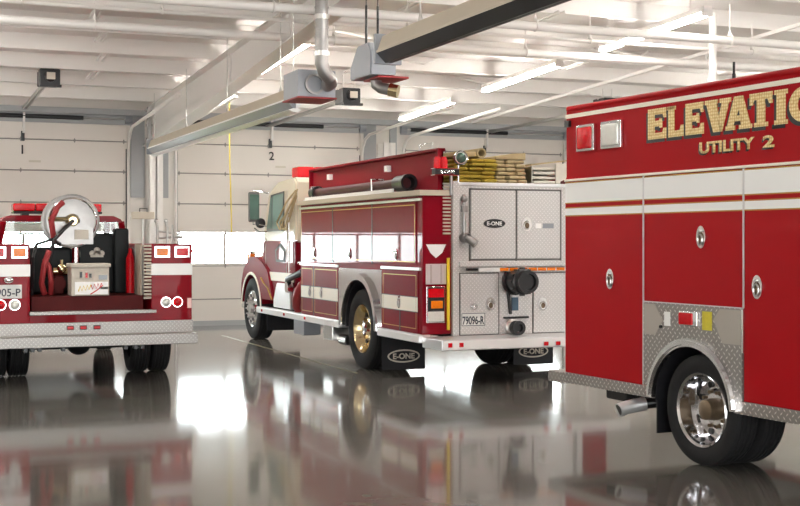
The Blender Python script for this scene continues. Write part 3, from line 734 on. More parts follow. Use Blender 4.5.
# pipework beside the post
MB().tube([(.52, -.05, 1.70), (.52, -.05, 2.10), (.52, -.05, 2.25)], .02, n=8).sphere((.52, -.05, 2.20), .045).box(.49, .56, -.08, -.02, 2.04, 2.12, .01).build('rear_valve', M['galv'], E)
MB().lathe('y', (.53, -.02, 1.74), [(0, .06), (-.10, .06), (-.10, .045), (-.13, .045)], n=16).cyl((.54, -.10, 1.74), (.62, -.17, 1.66), .05, n=14).build('rear_discharge', M['galv'], E)
# hosebed side wall, tray and top parts
hw = MB().box(.25, .275, 0, 4.87, 2.30, 2.79).box(.20, .30, 0, 4.87, 2.765, 2.80, .006).box(.20, .275, 0, .06, 2.3, 2.78).box(.20, .275, 4.82, 4.87, 2.3, 2.78)
hw.box(2.2, 2.25, 0, 4.87, 2.24, 2.60).box(.25, 2.25, 4.80, 4.85, 2.24, 2.79)
hw.build('hosebed_wall', M['red_wall'], E)
MB().box(.275, 2.2, .01, 4.8, 2.24, 2.36).build('hosebed_floor', M['alu'], E)
for y in (1.65, 3.95): MB().box(.19, .25, y - .05, y + .05, 2.60, 2.68).build('reflector', M['white'], E)
MB().box(.02, .2, 1.0, 4.6, 2.30, 2.318).build('suction_tray', M['alu'], E)
MB().box(.01, .025, .95, 4.5, 2.30, 2.352).build('tray_edge', M['white'], E)
for y in (1.72, 4.2): MB().tube([(.03, y, 2.31), (.02, y, 2.50), (.19, y, 2.50), (.2, y, 2.31)], .016, n=8).build('hose_bracket', M['chrome'], E)
# rear upright: warning beacon, nameplate, flood light
MB().box(.10, .41, -.16, -.05, 2.475, 2.545, .008).build('name_bar', M['black'], E)
text('maker_mark', 'E-ONE', .04, (.255, -.16, 2.51), REAR, M['chrome'], E, .002, .03, .18)
MB().box(.09, .42, -.158, -.05, 2.468, 2.476).box(.09, .42, -.158, -.05, 2.545, 2.553).build('bar_trim', M['chrome'], E)
MB().cyl((.33, -.1, 2.24), (.33, -.1, 2.47), .02, n=10).build('bar_post', M['galv'], E)
be = MB()
for x in (.15, .235): be.lathe('z', (x, -.1, 2.553), [(0, .045), (.10, .045), (.135, .03), (.14, 0)], n=16)
be.build('beacon', M['lens_red'], E)
MB().lathe('y', (.44, 0, 2.68), [(-.14, 0), (-.14, .075), (-.15, .085), (-.12, .09), (-.02, .055), (.02, 0)], n=24).cyl((.44, -.06, 2.62), (.44, -.06, 2.40), .012, n=8).build('flood_light', M['chrome'], E)
MB().lathe('y', (.44, 0, 2.68), [(-.155, 0), (-.15, .04), (-.143, .062)], n=24).build('flood_lens', M['mirror_glass'], E)
MB().tube([(.18, .5, 2.80), (.18, .5, 2.87), (.18, .1, 2.87), (.18, .1, 2.80)], .014, n=8).build('grab_handle', M['chrome'], E)
# pump panel
MB().box(.22, 2.28, 4.645, 5.20, .62, 2.24).build('pump_panel', M['steel'], E)
for k, (y, z) in enumerate([(4.78, 1.95), (4.98, 1.95), (4.78, 1.72), (4.98, 1.72), (4.88, 1.55)]):
    g = MB().lathe('x', (.22, y, z), [(0, .075), (-.03, .075), (-.035, .06), (-.02, .058), (-.02, 0)], n=18).build('gauge', M['chrome'], E)
for y, z in ((4.76, 1.36), (4.92, 1.36), (5.08, 1.36), (4.8, 1.22), (5.0, 1.22)):
    MB().cyl((.22, y, z), (.12, y, z), .012, n=8).sphere((.11, y, z), .028).build('pull_knob', M['chrome'], E)
MB().lathe('x', (.22, 4.86, .95), [(0, .15), (-.08, .15), (-.10, .12), (-.18, .12), (-.18, 0)], n=20).build('pump_inlet', M['chrome'], E)
MB().box(.05, .22, 4.7, 5.25, .64, .86, .02).build('tool_box', M['red_dark'], E)
MB().tube([(.04, 4.66, 1.24), (.02, 4.85, 1.19), (.0, 5.1, 1.14), (.0, 5.3, 1.10), (.03, 5.42, 1.02), (.08, 5.44, .90)], .05, n=12).build('front_suction', M['black'], E)
MB().cyl((.05, 5.28, .98), (-.04, 5.28, .98), .085, n=18).build('suction_cap', M['chrome'], E)
MB().tube([(.10, 4.72, 1.06), (.03, 4.78, .95), (.03, 4.9, .82), (.06, 5.0, .70), (.1, 5.02, .64)], .085, n=12).build('discharge_hose', M['hose_red'], E)
# cab
cabp = [(5.22, .75), (6.95, .75), (6.95, 1.72), (6.62, 2.50), (6.40, 2.58), (5.22, 2.62)]
MB().prism('x', [(5.22, 1.68), (7.05, 1.68), (7.05, 1.76), (6.74, 2.48), (6.55, 2.57), (6.25, 2.66), (5.30, 2.70), (5.22, 2.62)], .10, 2.40, .03).build('cab_upper', M['cream'], E)
MB().prism('x', [(5.22, .70), (6.30, .70), (6.62, 1.2), (7.03, 1.3), (7.03, 1.70), (5.22, 1.70)], .09, 2.41, .012).build('cab_lower', M['red_dark'], E)
MB().box(.078, .092, 5.28, 6.62, 1.05, 1.19).build('stripe', M['ivory'], E)
em = MB().prism('x', [(5.75, 1.36), (6.25, 1.36), (6.30, 1.55), (6.0, 1.66), (5.70, 1.55)], .084, .092).build('door_crest', M['frame_grey'], E)
MB().prism('x', [(5.82, 1.40), (6.18, 1.40), (6.22, 1.53), (6.0, 1.61), (5.78, 1.53)], .079, .083).build('crest_field', M['red_dark'], em)
MB().prism('x', [(5.83, 1.86), (6.82, 1.86), (6.56, 2.46), (5.83, 2.50)], .088, .104).build('window_frame', M['black'], E)
MB().prism('x', [(5.86, 1.90), (6.42, 1.90), (6.42, 2.44), (5.86, 2.465)], .080, .095).build('side_window', M['glass_dark'], E)
MB().prism('x', [(6.49, 1.91), (6.76, 1.91), (6.55, 2.41), (6.49, 2.42)], .080, .095).build('vent_window', M['glass_dark'], E)
ds = MB()
for y in (5.66, 6.86): ds.box(.085, .1, y - .006, y + .006, 1.0, 2.5 if y < 6 else 1.75)
ds.build('door_seam', M['offwhite'], E)
MB().cyl((.05, 5.42, 1.20), (.05, 5.42, 2.15), .016, n=8).cyl((.05, 5.42, 1.24), (.10, 5.42, 1.24), .012, n=8).cyl((.05, 5.42, 2.1), (.10, 5.42, 2.1), .012, n=8).build('grab_rail', M['chrome'], E)
MB().prism('x', [(7.04, 1.80), (7.06, 1.80), (6.77, 2.46), (6.75, 2.46)], .25, 2.25).build('windshield', M['glass_dark'], E)
hd = MB().prism('x', [(6.90, 1.0), (8.35, 1.0), (8.40, 1.42), (8.25, 1.54), (6.95, 1.72)], .42, 2.08, .04)
hd.build('hood', M['cream'], E)
MB().box(.55, 1.95, 8.35, 8.42, .78, 1.40, .02).build('grille', M['chrome'], E)
FC, FR = (7.62, .53), .60
for xa, xb in ((.05, .48), (2.02, 2.45)):
    fp = [(6.30, .72), (6.62, 1.22), (6.95, 1.36), (7.25, 1.44), (7.80, 1.42), (8.15, 1.22), (8.30, .95), (8.32, .62)] + [(FC[0] + FR, .62)] + [p for p in arc(FC, FR, FR, 0, PI, 18) if p[1] > .62] + [(FC[0] - FR, .72)]
    MB().prism('x', fp, xa, xb, .02).build('front_fender', M['red_dark'], E)
    MB().prism('x', arc(FC, FR + .035, FR + .035, .1, PI - .1, 20) + list(reversed(arc(FC, FR - .01, FR - .01, .1, PI - .1, 20))), xa - .012 if xa < 1 else xb, xa if xa < 1 else xb + .012).build('arch_trim', M['ivory'], E)
MB().box(.12, 2.38, 8.30, 8.55, .50, .76, .03).build('front_bumper', M['chrome'], E)
MB().tube([(.045, 6.35, .74), (.045, 6.60, .92), (.045, 6.85, 1.0), (.04, 6.98, 1.08)], .014, n=6).build('fender_line', M['gold'], E)
tsg = MB().box(.12, .24, 8.0, 8.15, 1.36, 1.52, .02).build('turn_signal', M['chrome'], E)
MB().box(.11, .13, 8.01, 8.14, 1.37, 1.47, .01).box(.13, .23, 7.985, 8.0, 1.37, 1.47, .01).build('lens', M['lens_amber'], tsg)
MB().prism('x', [(5.35, .62), (6.28, .62), (6.28, .75), (6.1, 1.02), (5.4, 1.02)], .05, .12, .01).build('cab_step', M['alu'], E)
# mirrors
mr = MB().box(-.20, -.02, 6.86, 6.93, 2.02, 2.52, .02).build('mirror', M['frame_grey'], E)
MB().box(-.185, -.025, 6.853, 6.862, 2.06, 2.48).build('mirror_glass', M['mirror_glass'], mr)
MB().tube([(.1, 6.75, 2.50), (-.12, 6.9, 2.55), (-.12, 6.9, 2.50)], .012, n=6).tube([(.1, 6.8, 1.95), (-.12, 6.9, 1.98), (-.12, 6.9, 2.04)], .012, n=6).tube([(.1, 6.8, 1.86), (-.0, 6.88, 1.84), (-.1, 6.9, 1.92)], .012, n=6).build('mirror_arm', M['chrome'], mr)
MB().lathe('y', (.0, 6.88, 2.0), [(0, .085), (-.02, .085), (-.03, .06), (-.035, 0)], n=20).build('spot_mirror', M['black'], mr)
lb = MB().box(.35, 2.15, 5.96, 6.26, 2.69, 2.735, .01).build('light_bar', M['black'], E)
for k in range(6):
    MB().box(.36 + .3 * k, .645 + .3 * k, 5.94, 6.28, 2.735, 2.91, .03, 3).build('light_bar_lens', M['lens_red'], lb)
for x in (.8, 1.25, 1.7): MB().sphere((x, 6.50, 2.60), .05, (1.3, 1, .7), 8).build('roof_marker', M['lens_amber'], E)

# loose things on the engine
s = thing('suction_hose', 'dark brown hard suction hose with black coupling lying on the engine side tray', 'hose', (5.95, 16.05, 2.415))
MB().cyl((0, -1.72, 0), (0, 1.75, 0), .062, n=20).build('hose_body', M['suction'], s)
MB().lathe('y', (0, -1.72, 0), [(.26, .08), (.25, .098), (.02, .098), (0, .108), (-.10, .108), (-.10, .08), (.02, .075), (.02, 0)], n=24).build('coupling', M['black'], s)
MB().lathe('y', (0, 1.75, 0), [(-.08, .085), (-.07, .10), (.10, .10), (.10, 0)], n=20).build('end_cap', M['black'], s)
def hose_stack(label, cols, rows, x0, w, h, y0, y1, mats, base, jit=.012):
    """one long hose folded flat, loop ends showing"""
    t = thing('fire_hose', label, 'fire hose', (x0 + cols * w / 2, y0, base), group='folded hoses in the hose bed')
    m = MB()
    for i in range(cols):
        for k in range(rows):
            dx = random.uniform(-jit, jit); dy = random.uniform(0, .10)
            a = -cols * w / 2 + i * w + .003
            m.box(a + dx, a + w - .006 + dx, dy, y1 - y0, k * h + .002, (k + 1) * h - .004, min(h * .42, .022), 3)
    m.build('hose_folds', mats, t)
    return t
h1 = hose_stack('yellow fire hose folded flat in the hose bed behind the chrome flood light', 3, 6, 6.30, .185, .048, 13.60, 17.4, M['hose_yellow'], 2.402)
h2 = hose_stack('tan fire hose folded flat in the hose bed, right of the yellow hose', 3, 6, 6.865, .135, .048, 13.62, 17.4, M['hose_tan'], 2.402)
# tan top layers and the loose rolled end
top2 = MB()
top2.prism('y', [(-.20, .29), (.20, .29), (.20, .375), (.0, .36), (-.2, .32)], .06, 3.5, .012)
top2.build('top_fold', M['hose_tan'], h2)
t = thing('hose_roll', 'short tan hose with an open end lying across the top of the yellow hose', 'fire hose', (6.60, 13.75, 2.765))
rl = MB()
rl.lathe('y', (.10, 0, 0), [(0, .045), (0, .062), (.9, .062), (.9, .045)], n=18, closed=True).box(-.22, .06, .03, .9, -.045, .02, .02, 3)
rl.build('hose_body', M['hose_tan'], t)
t = thing('canvas_bundle', 'white canvas bundle strapped at the right end of the hose bed', 'bundle', (7.55, 13.62, 2.405))
wm = MB()
for k in range(4): wm.box(-.20, .18, .02 + .02 * (k % 2), 2.2, .055 * k, .055 * k + .035, .012)
wm.build('folded_layers', M['hose_white'], t)
MB().prism('y', [(.10, .0), (.24, .06), (.30, .26), (.10, .24)], -.005, .02).build('hanging_flap', M['hose_white'], t)
MB().prism('y', [(-.24, .215), (.30, .285), (.30, .30), (-.24, .235)], .0, 2.2).build('cover', M['hose_tan'], t)
MB().box(-.235, -.225, 0, 2.0, 0, .21).build('divider', M['steel'], t)
t = thing('webbing_straps', 'tan webbing straps hung in a loop on the rear corner of the cream cab', 'strap', (5.93, 18.62, 2.30))
for k, (dy, dz) in enumerate(((-.06, .04), (.10, -.03), (.28, .02))):
    MB().tube([(-.03, -.02 + dy * .3, .16 + dz), (-.06, .15 + dy, .0 + dz), (-.07, .42 + dy, -.18 + dz), (-.07, .66 + dy, -.30), (-.05, .70 + dy * .6, -.40), (-.03, .58 + dy, -.42), (-.04, .36 + dy, -.25 + dz), (-.03, .02 + dy * .4, .10)], .013, n=8).build('strap', M['hose_tan'], t)

# ------------------------------------------------------------------ UTILITY TRUCK (nearest, right)
U = thing('utility_truck', 'bright red utility truck with gold lettering and white stripes, nearest on the right', 'fire truck', (5.665, 7.959, 0), math.radians(3.6))
UC, UR = (.03, .44), .475
FRT = -2.75
arU = [p for p in arc(UC, UR, UR, 0, PI, 22)]
pu = [(FRT, .50), (UC[0] - UR, .50)] + [p for p in reversed(arU) if p[1] > .5] + [(UC[0] + UR, .50), (1.775, .50), (1.775, 2.86), (FRT, 2.86)]
MB().prism('x', pu, .012, 2.42, .012).build('body', M['red'], U)
MB().box(.005, 2.43, FRT, 1.775, 2.83, 2.885, .022, 3).build('roof_edge', M['red'], U)
MB().box(.6, 1.8, -4.4, 1.6, .42, .62).build('chassis_frame', M['black'], U)
MB().box(.004, .02, FRT, 1.77, 2.775, 2.81).build('upper_trim', M['ivory'], U)
MB().box(-.008, .02, FRT, 1.775, 2.222, 2.242, .004).build('drip_rail', M['ivory'], U)
def udoor(y0, y1, z0, z1, ly, lz):
    d = MB().box(0.0, .014, y0, y1, z0, z1, .004).build('compartment_door', M['red'], U)
    MB().box(-.0018, .002, y0 + .001, y1 - .001, 2.035, 2.205).build('stripe', M['white'], d)
    MB().box(-.0018, .002, y0 + .001, y1 - .001, 1.925, 1.985).build('stripe', M['white'], d)
    g = MB()
    for z in (2.03, 2.21, 1.92, 1.99): g.box(-.0022, .002, y0 + .001, y1 - .001, z - .004, z + .004)
    g.build('stripe_edge', M['gold'], d)
    l = latch_side(d, ly, lz, -.001, .052, .085)
    return d
udoor(.648, 1.765, .548, 2.216, 1.08, 1.385)
udoor(-.528, .628, 1.222, 2.216, -.082, 1.73)
udoor(-1.78, -.548, .552, 2.216, -.69, 1.375)
udoor(-2.72, -1.80, .552, 2.216, -2.5, 1.375)
for y, z0 in ((.638, .55), (-.538, 1.22), (-1.79, .55)): MB().box(-.003, .013, y - .007, y + .007, z0, 2.22).build('door_edge_trim', M['alu'], U)
MB().box(.0, .012, -.53, .63, 1.214, 1.222).build('door_edge_trim', M['alu'], U)
dp = [(-.53, .55), (-.53, 1.214), (.63, 1.214), (.63, .55), (UC[0] + UR + .005, .55)] + [p for p in arc(UC, UR + .005, UR + .005, 0, PI, 22) if p[1] > .55] + [(UC[0] - UR - .005, .55)]
MB().prism('x', dp, -.004, .012).build('wheel_panel', M['tread_grey'], U)
MB().box(-.006, .014, .5, 1.80, .455, .545, .003).build('kick_plate', M['tread_grey'], U)
MB().box(-.006, .014, FRT, -.44, .455, .548, .003).build('kick_plate', M['tread_grey'], U)
MB().box(.0, 2.42, 1.775, 2.05, .44, .54, .01).build('rear_step', M['tread_grey'], U)
MB().prism('x', [(.62, 1.20), (.48, 1.20), (.38, 1.08), (.47, .96), (.62, .96)], -.008, .0).build('fuel_door', M['satin'], U)
MB().prism('x', [(-.53, 1.20), (-.29, 1.20), (-.22, 1.12), (-.32, .95), (-.53, .95)], -.008, .0).build('access_door', M['satin'], U)
MB().box(-.010, 0, -.545, -.525, .9, 1.21).build('hinge_strip', M['chrome'], U)
mk = MB().box(-.025, -.003, -.05, .165, 1.055, 1.165, .008).build('side_marker', M['chrome'], U)
MB().box(-.034, -.02, .0, .155, 1.065, 1.155, .012).build('lens', M['lens_red'], mk)
MB().box(-.009, -.003, .29, .36, 1.04, 1.15).build('data_label', M['white'], U)
MB().cyl((-.02, .40, 1.03), (0, .40, 1.03), .012, n=8).build('lock', M['black'], U)
MB().box(-.009, -.003, -.20, -.095, 1.035, 1.175).build('warning_label', pbr('yellow label', rgb(214, 200, 60), .5, var=.15, vscale=30), U)
# fender crown
fo, fi = arc(UC, UR + .05, UR + .05, .06, PI - .06, 28), arc(UC, UR - .015, UR - .015, .06, PI - .06, 28)
MB().prism('x', fo + list(reversed(fi)), -.055, .02, .018).build('fender_trim', M['chrome'], U)
# wheel well lining
MB().prism('x', arc(UC, UR + .01, UR + .01, 0, PI, 22) + list(reversed(arc(UC, UR - .004, UR - .004, 0, PI, 22))), .02, .9).build('wheel_well', M['flap'], U)
MB().box(.9, .92, UC[0] - UR, UC[0] + UR, .44, .92).build('wheel_well', M['flap'], U)
wheel(U, (.155, .0, .42), .42, .225, .285, M['chrome'], .15, 8, True, hub_mat=M['hub_rust'])
wheel(U, (.42, .0, .42), .42, .225, .27, M['black'], .02, 8, False)
wheel(U, (2.275, .0, .42), .42, .225, .285, M['chrome'], .13, 8, True, face=1)
wheel(U, (2.01, .0, .42), .42, .225, .27, M['black'], .02, 8, False, face=1)
MB().cyl((.3, 0, .42), (2.2, 0, .42), .10, n=14).build('axle', M['black'], U)
MB().box(.06, .42, .535, .55, .17, .62, .004).build('mud_flap', M['flap'], U)
MB().tube([(.42, .50, .40), (.30, .64, .40), (.18, .74, .385), (.08, .79, .37)], .045, n=14).build('exhaust_pipe', M['black'], U)
MB().tube([(.12, .775, .375), (.04, .80, .363), (-.05, .815, .345), (-.11, .82, .33)], .056, n=20).build('tail_pipe_tip', M['alu'], U)
MB().tube([(-.105, .819, .3315), (-.1115, .8202, .3295)], .045, n=20).build('tip_opening', M['black'], U)
MB().box(.1, .35, 1.0, 1.3, .36, .46, .02).build('spring_hanger', M['black'], U)
# upper lamps
for y0, y1, mm in ((1.295, 1.56, 'lens_red'), (.91, 1.195, 'lens_clear')):
    b = MB().box(-.03, .013, y0, y1, 2.465, 2.70, .012).build('scene_light', M['chrome'], U)
    l = MB().box(-.045, -.02, y0 + .03, y1 - .03, 2.49, 2.675, .015, 3).build('lens', M[mm], b)
    if mm == 'lens_red':
        MB().lathe('x', (-.045, (y0 + y1) / 2, 2.58), [(-.012, 0), (-.006, .05), (0, .075)], n=18).build('bulb_flare', M['lens_red'], b)
MB().box(-.014, .012, 1.69, 1.76, 2.70, 2.755).build('corner_bracket', M['black'], U)
MB().box(.004, .016, 1.772, 1.785, .88, .98).build('rear_reflector', M['white'], U)
# lettering
def glyphs():
    t = .30
    def E_(w): return [[(0, 0), (.36, 0), (.36, 1), (0, 1)], [(.3, 0), (1, 0), (1, .34), (.86, .34), (.78, .2), (.3, .2)], [(.3, .8), (.8, .8), (.86, .68), (.98, .68), (.98, 1), (.3, 1)], [(.3, .41), (.62, .41), (.62, .36), (.76, .36), (.76, .66), (.62, .66), (.62, .60), (.3, .60)]]
    L_ = [[(.05, 0), (.42, 0), (.42, 1), (.05, 1)], [(0, .88), (.5, .88), (.5, 1), (0, 1)], [(.35, 0), (1, 0), (1, .36), (.84, .36), (.76, .2), (.35, .2)]]
    V_ = [[(0, 1), (0, .87), (.06, .87), (.33, 0), (.66, 0), (.45, .87), (.5, .87), (.5, 1)], [(.58, 1), (.58, .87), (.66, .87), (.5, .3), (.60, 0), (.66, 0), (.93, .87), (1, .87), (1, 1)]]
    A_ = [[(0, 0), (0, .13), (.06, .13), (.34, 1), (.66, 1), (.52, .62), (.30, .13), (.36, .13), (.36, 0)], [(.46, 1), (.66, 1), (.94, .13), (1, .13), (1, 0), (.52, 0), (.52, .13), (.6, .13)], [(.28, .25), (.7, .25), (.66, .42), (.33, .42)]]
    T_ = [[(.32, .10), (.68, .10), (.68, 1), (.32, 1)], [(.2, 0), (.8, 0), (.8, .13), (.2, .13)], [(0, 1), (0, .66), (.14, .66), (.2, .8), (.8, .8), (.86, .66), (1, .66), (1, 1)]]
    I_ = [[(.08, .0), (.92, 0), (.92, 1), (.08, 1)], [(-.12, 0), (1.12, 0), (1.12, .13), (-.12, .13)], [(-.12, .87), (1.12, .87), (1.12, 1), (-.12, 1)]]
    N_ = [[(0, 0), (.28, 0), (.28, 1), (0, 1)], [(.72, 0), (1, 0), (1, 1), (.72, 1)], [(0, 1), (.34, 1), (1, 0), (.66, 0)]]
    return dict(E=E_(1), L=L_, V=V_, A=A_, T=T_, I=I_, N=N_)
GL = glyphs()
spans = [('E', .585, .352), ('L', .338, .142), ('E', .118, -.092), ('V', -.108, -.395), ('A', -.338, -.618), ('T', -.596, -.825), ('I', -.858, -.960), ('O', -.99, -1.26), ('N', -1.30, -1.58)]
ZB, ZT = 2.505, 2.745
for ch, a, b_ in spans:
    for nm, mt, dy, dz, x0, x1 in (('letter_shadow', M['black'], .026, -.026, .0085, .0125), ('letter', M['leaf'], 0, 0, .0045, .0125)):
        m = MB()
        if ch == 'O':
            c = ((a + b_) / 2 + dy, (ZB + ZT) / 2 + dz)
            oo = ellipse(c, abs(a - b_) / 2, (ZT - ZB) / 2, 32); ii = ellipse(c, abs(a - b_) / 2 * .42, (ZT - ZB) / 2 * .52, 32)
            for k in range(32):
                j = (k + 1) % 32
                m.prism('x', [oo[k], oo[j], ii[j], ii[k]], x0, x1)
        else:
            for poly in GL[ch]:
                m.prism('x', [(a + (b_ - a) * px_ + dy, ZB + (ZT - ZB) * pz_ + dz) for px_, pz_ in poly], x0, x1)
        m.build(nm, mt, U, smooth=False)
for nm, mt, dy, dz, xx in (('word_shadow', M['black'], .013, -.013, .0118), ('word', M['leaf'], 0, 0, .0105)):
    text(nm, 'UTILITY', .086, (xx, -.342 + dy, 2.397 + dz), SIDE, mt, U, .003, .035, .60)
    text(nm, '2', .086, (xx, -.785 + dy, 2.397 + dz), SIDE, mt, U, .003, .035, .115)
# roof things, rear, cab
MB().cyl((.35, -.03, 2.88), (.35, -.03, 2.98), .014, n=8).cyl((.35, -.03, 2.98), (.35, -.03, 3.07), .010, n=8).build('antenna', M['black'], U)
MB().box(.12, 2.3, 1.775, 1.79, .6, 2.7, .004).build('rear_door', M['red'], U)
MB().box(.12, 2.3, 1.788, 1.794, 1.2, 1.4).build('stripe', M['white'], U)
MB().prism('x', [(FRT - .05, .6), (FRT - 1.65, .6), (FRT - 1.65, 1.45), (FRT - 1.25, 2.1), (FRT - .95, 2.2), (FRT - .05, 2.2)], .2, 2.22, .03).build('cab', M['red'], U)
MB().prism('x', [(FRT - .35, 1.5), (FRT - 1.45, 1.5), (FRT - 1.18, 2.02), (FRT - .35, 2.06)], .185, .205).build('side_window', M['glass_dark'], U)
MB().prism('x', [(FRT - 1.6, .6), (FRT - 2.75, .6), (FRT - 2.75, 1.15), (FRT - 1.6, 1.42)], .3, 2.12, .05).build('hood', M['red'], U)
wheel(U, (.33, FRT - 1.9, .42), .42, .225, .285, M['chrome'], .0, 8, True)
wheel(U, (2.09, FRT - 1.9, .42), .42, .225, .285, M['chrome'], .0, 8, True, face=1)
MB().box(.2, 2.22, FRT - 3.0, FRT - 2.8, .45, .7, .03).build('front_bumper', M['chrome'], U)

# ------------------------------------------------------------------ BRUSH TRUCK (left)
B = thing('brush_truck', 'red pickup fire truck with a hose reel and pump in its open bed, at left', 'fire truck', (2.31, 15.3, 0))
for x0, x1 in ((-1.22, -.727), (.69, 1.195)):
    MB().box(x0, x1, 0, 2.55, .72, 1.665, .02).build('bed_side', M['red_truck'], B)
    MB().box(x0 - .002, x1 + .002, -.004, .3, 1.285, 1.425).build('stripe', M['white'], B)
MB().box(-.73, .70, 0, .10, .72, .86).build('tail_sill', M['red_truck'], B)
MB().box(-.74, .74, -.09, .03, .83, .872, .006).build('bed_tread', M['tread_mid'], B)
MB().box(-.73, .69, 0.05, 2.55, .78, .83).build('bed_floor', M['tread_grey'], B)
MB().box(-.73, .69, 2.50, 2.55, .83, 1.5).build('bulkhead', M['black'], B)
MB().box(-1.21, 1.20, -.03, .0, .585, .735, .004).build('rear_plate', M['tread_mid'], B)
MB().box(-1.22, 1.20, -.30, .0, .465, .59, .008).build('step_bumper', M['tread_mid'], B)
for x in (-.27, -.12, .04): lamp(B, 'clearance_light', x - .035, x + .035, -.03, .655, .69, M['lens_red'], 'black', .022, .008)
for x, m_ in ((.825, 'lens_amber'), (1.07, 'lens_red'), (-.845, 'lens_amber'), (-1.09, 'lens_red')):
    lamp(B, 'tail_light', x - .07, x + .07, 0, 1.52, 1.615, M[m_], 'chrome', .03, .025)
for x, m_ in ((.872, 'lens_clear'), (1.012, 'lens_red'), (-.90, 'lens_clear'), (-1.06, 'lens_red')):
    round_lamp(B, 'round_lamp', x, 0, .955, .058, M[m_])
MB().box(1.135, 1.185, -.012, 0, .88, 1.0).build('reflector', pbr('pink white reflector', rgb(255, 205, 200), .3), B)
lp = MB().box(-1.19, -.82, -.012, 0, 1.03, 1.19, .004).build('licence_plate', M['plate'], B)
text('plate_number', '0905-P', .09, (-1.0, -.012, 1.10), REAR, M['plate_ink'], lp, .002, .012, .33)
MB().sphere((-.97, -.03, 1.245), .05, (1.2, 1, .7), 8).build('plate_lamp', M['chrome'], B)
MB().sphere((1.2, .05, 1.58), .02).build('marker_bead', M['lens_red'], B)
# underbody and wheels
MB().box(-.45, .45, .2, 5.6, .45, .65).cyl((-.9, 1.2, .40), (.9, 1.2, .40), .08, n=12).sphere((0, 1.2, .40), .16).build('chassis_frame', M['black'], B)
for x in (-.78, -.7, -.62, -.35, .38, .5, .58): MB().box(x - .02, x + .02, -.05, .1, .40, .47).build('bumper_bracket', M['black'], B)
for x, f in ((-1.02, -1), (-.76, -1), (1.0, 1), (.74, 1)):
    wheel(B, (x, 1.22, .40), .40, .235, .21, M['chrome'] if abs(x) > .9 else M['black'], .08 if abs(x) > .9 else .02, 8, abs(x) > .9, face=f)
for x, f in ((-.88, -1), (.88, 1)): wheel(B, (x, 4.75, .40), .40, .235, .21, M['chrome'], .0, 8, True, face=f)
# cab: lower shell, pillars, roof, glazing
MB().box(-.92, .92, 2.68, 4.55, .55, 1.52, .03).build('cab_lower', M['red_truck'], B)
MB().prism('y', [(-.80, 2.01), (-.70, 2.055), (.70, 2.055), (.80, 2.01), (.83, 1.965), (-.83, 1.965)], 2.74, 4.0, .02).build('cab_roof', M['red_truck'], B)
for sx in (-1, 1):
    for y0, y1 in ((2.72, 2.80), (3.95, 4.5)):
        for ya, yb in ((y0, y1),):
            MB().tube([(sx * .88, yb, 1.50), (sx * .80, ya, 1.97)], .045, n=8).build('cab_pillar', M['red_truck'], B)
    MB().tube([(sx * .89, 3.55, 1.5), (sx * .81, 3.5, 1.95)], .03, n=8).build('cab_pillar', M['red_truck'], B)
MB().prism('y', [(-.84, 1.53), (.84, 1.53), (.79, 1.965), (-.79, 1.965)], 2.745, 2.755).build('rear_window', M['glass'], B)
MB().prism('x', [(4.46, 1.53), (4.47, 1.53), (3.97, 1.96), (3.96, 1.96)], -.82, .82).build('windshield', M['glass'], B)
MB().box(-.80, .80, 4.55, 5.75, .6, 1.32, .06).build('hood', M['red_truck'], B)
MB().box(-.98, .98, 5.8, 6.0, .45, .7, .03).build('front_bumper', M['chrome'], B)
for x in (-.5, .5): MB().box(x - .25, x + .25, 3.2, 3.32, 1.1, 1.5, .04).build('seat', M['black'], B)
lbb = MB().box(-.62, .62, 3.25, 3.55, 2.09, 2.125, .01).box(-.5, -.4, 3.3, 3.5, 2.04, 2.1).box(.4, .5, 3.3, 3.5, 2.04, 2.1).build('light_bar', M['black'], B)
for k in range(4): MB().box(-.62 + .31 * k, -.62 + .31 * k + .3, 3.23, 3.57, 2.125, 2.235, .02, 3).build('light_bar_lens', M['lens_red'], lbb)
# bed equipment
MB().box(-.70, .62, .12, 2.2, .83, 1.04, .01).box(-.22, -.20, .115, .13, .84, 1.03).build('pump_skid', M['skid_red'], B)
tk = MB().box(-.06, .56, .95, 2.3, 1.04, 1.80, .04).box(.38, .56, .75, .96, 1.04, 1.86, .03).build('water_tank', M['tank'], B)
emb = MB()
for x, z in ((.19, 1.585), (.135, 1.545), (.245, 1.545), (.19, 1.54)): emb.prism('y', ellipse((x, z), .04, .036, 16), .940, .951)
emb.prism('y', [(.11, 1.495), (.27, 1.495), (.27, 1.52), (.11, 1.52)], .942, .951)
emb.build('trefoil_emblem', M['offwhite'], tk)
MB().box(-.66, -.10, .95, 2.3, 1.04, 1.62, .05).build('water_tank', M['tank'], B)
MB().cyl((-.08, .9, 1.1), (-.08, .9, 1.72), .06, n=16).build('filler_tube', M['chrome'], B)
rc = (-.14, .95, 1.95)
re = MB().lathe('y', rc, [(-.20, .10), (-.20, .30), (-.185, .335), (-.16, .335), (-.15, .30), (-.15, .16), (.20, .16), (.20, .30), (.21, .335), (.23, .335), (.24, .30), (.24, .0)], n=40)
re.lathe('y', rc, [(-.20, .30), (-.19, .1), (-.19, 0)], n=40)
reel = re.build('hose_reel', M['reel_grey'], B)
MB().lathe('y', rc, [(-.13, .27), (.19, .27), (.19, .17), (-.13, .17)], n=32, closed=True).build('wound_hose', M['hose_red'], reel)
MB().lathe('y', rc, [(-.26, 0), (-.26, .05), (-.20, .09)], n=18).cyl((rc[0] - .30, rc[1] - .23, rc[2] + .02), (rc[0], rc[1] - .23, rc[2] + .02), .03, n=10).build('reel_hub', M['goldrim'], reel)
MB().tube([(rc[0] + .285 * math.cos(a), rc[1] - .205, rc[2] + .285 * math.sin(a)) for a in [2 * PI * k / 30 for k in range(30)]], .014, n=6, closed=True).build('reel_rim', M['chrome'], reel)
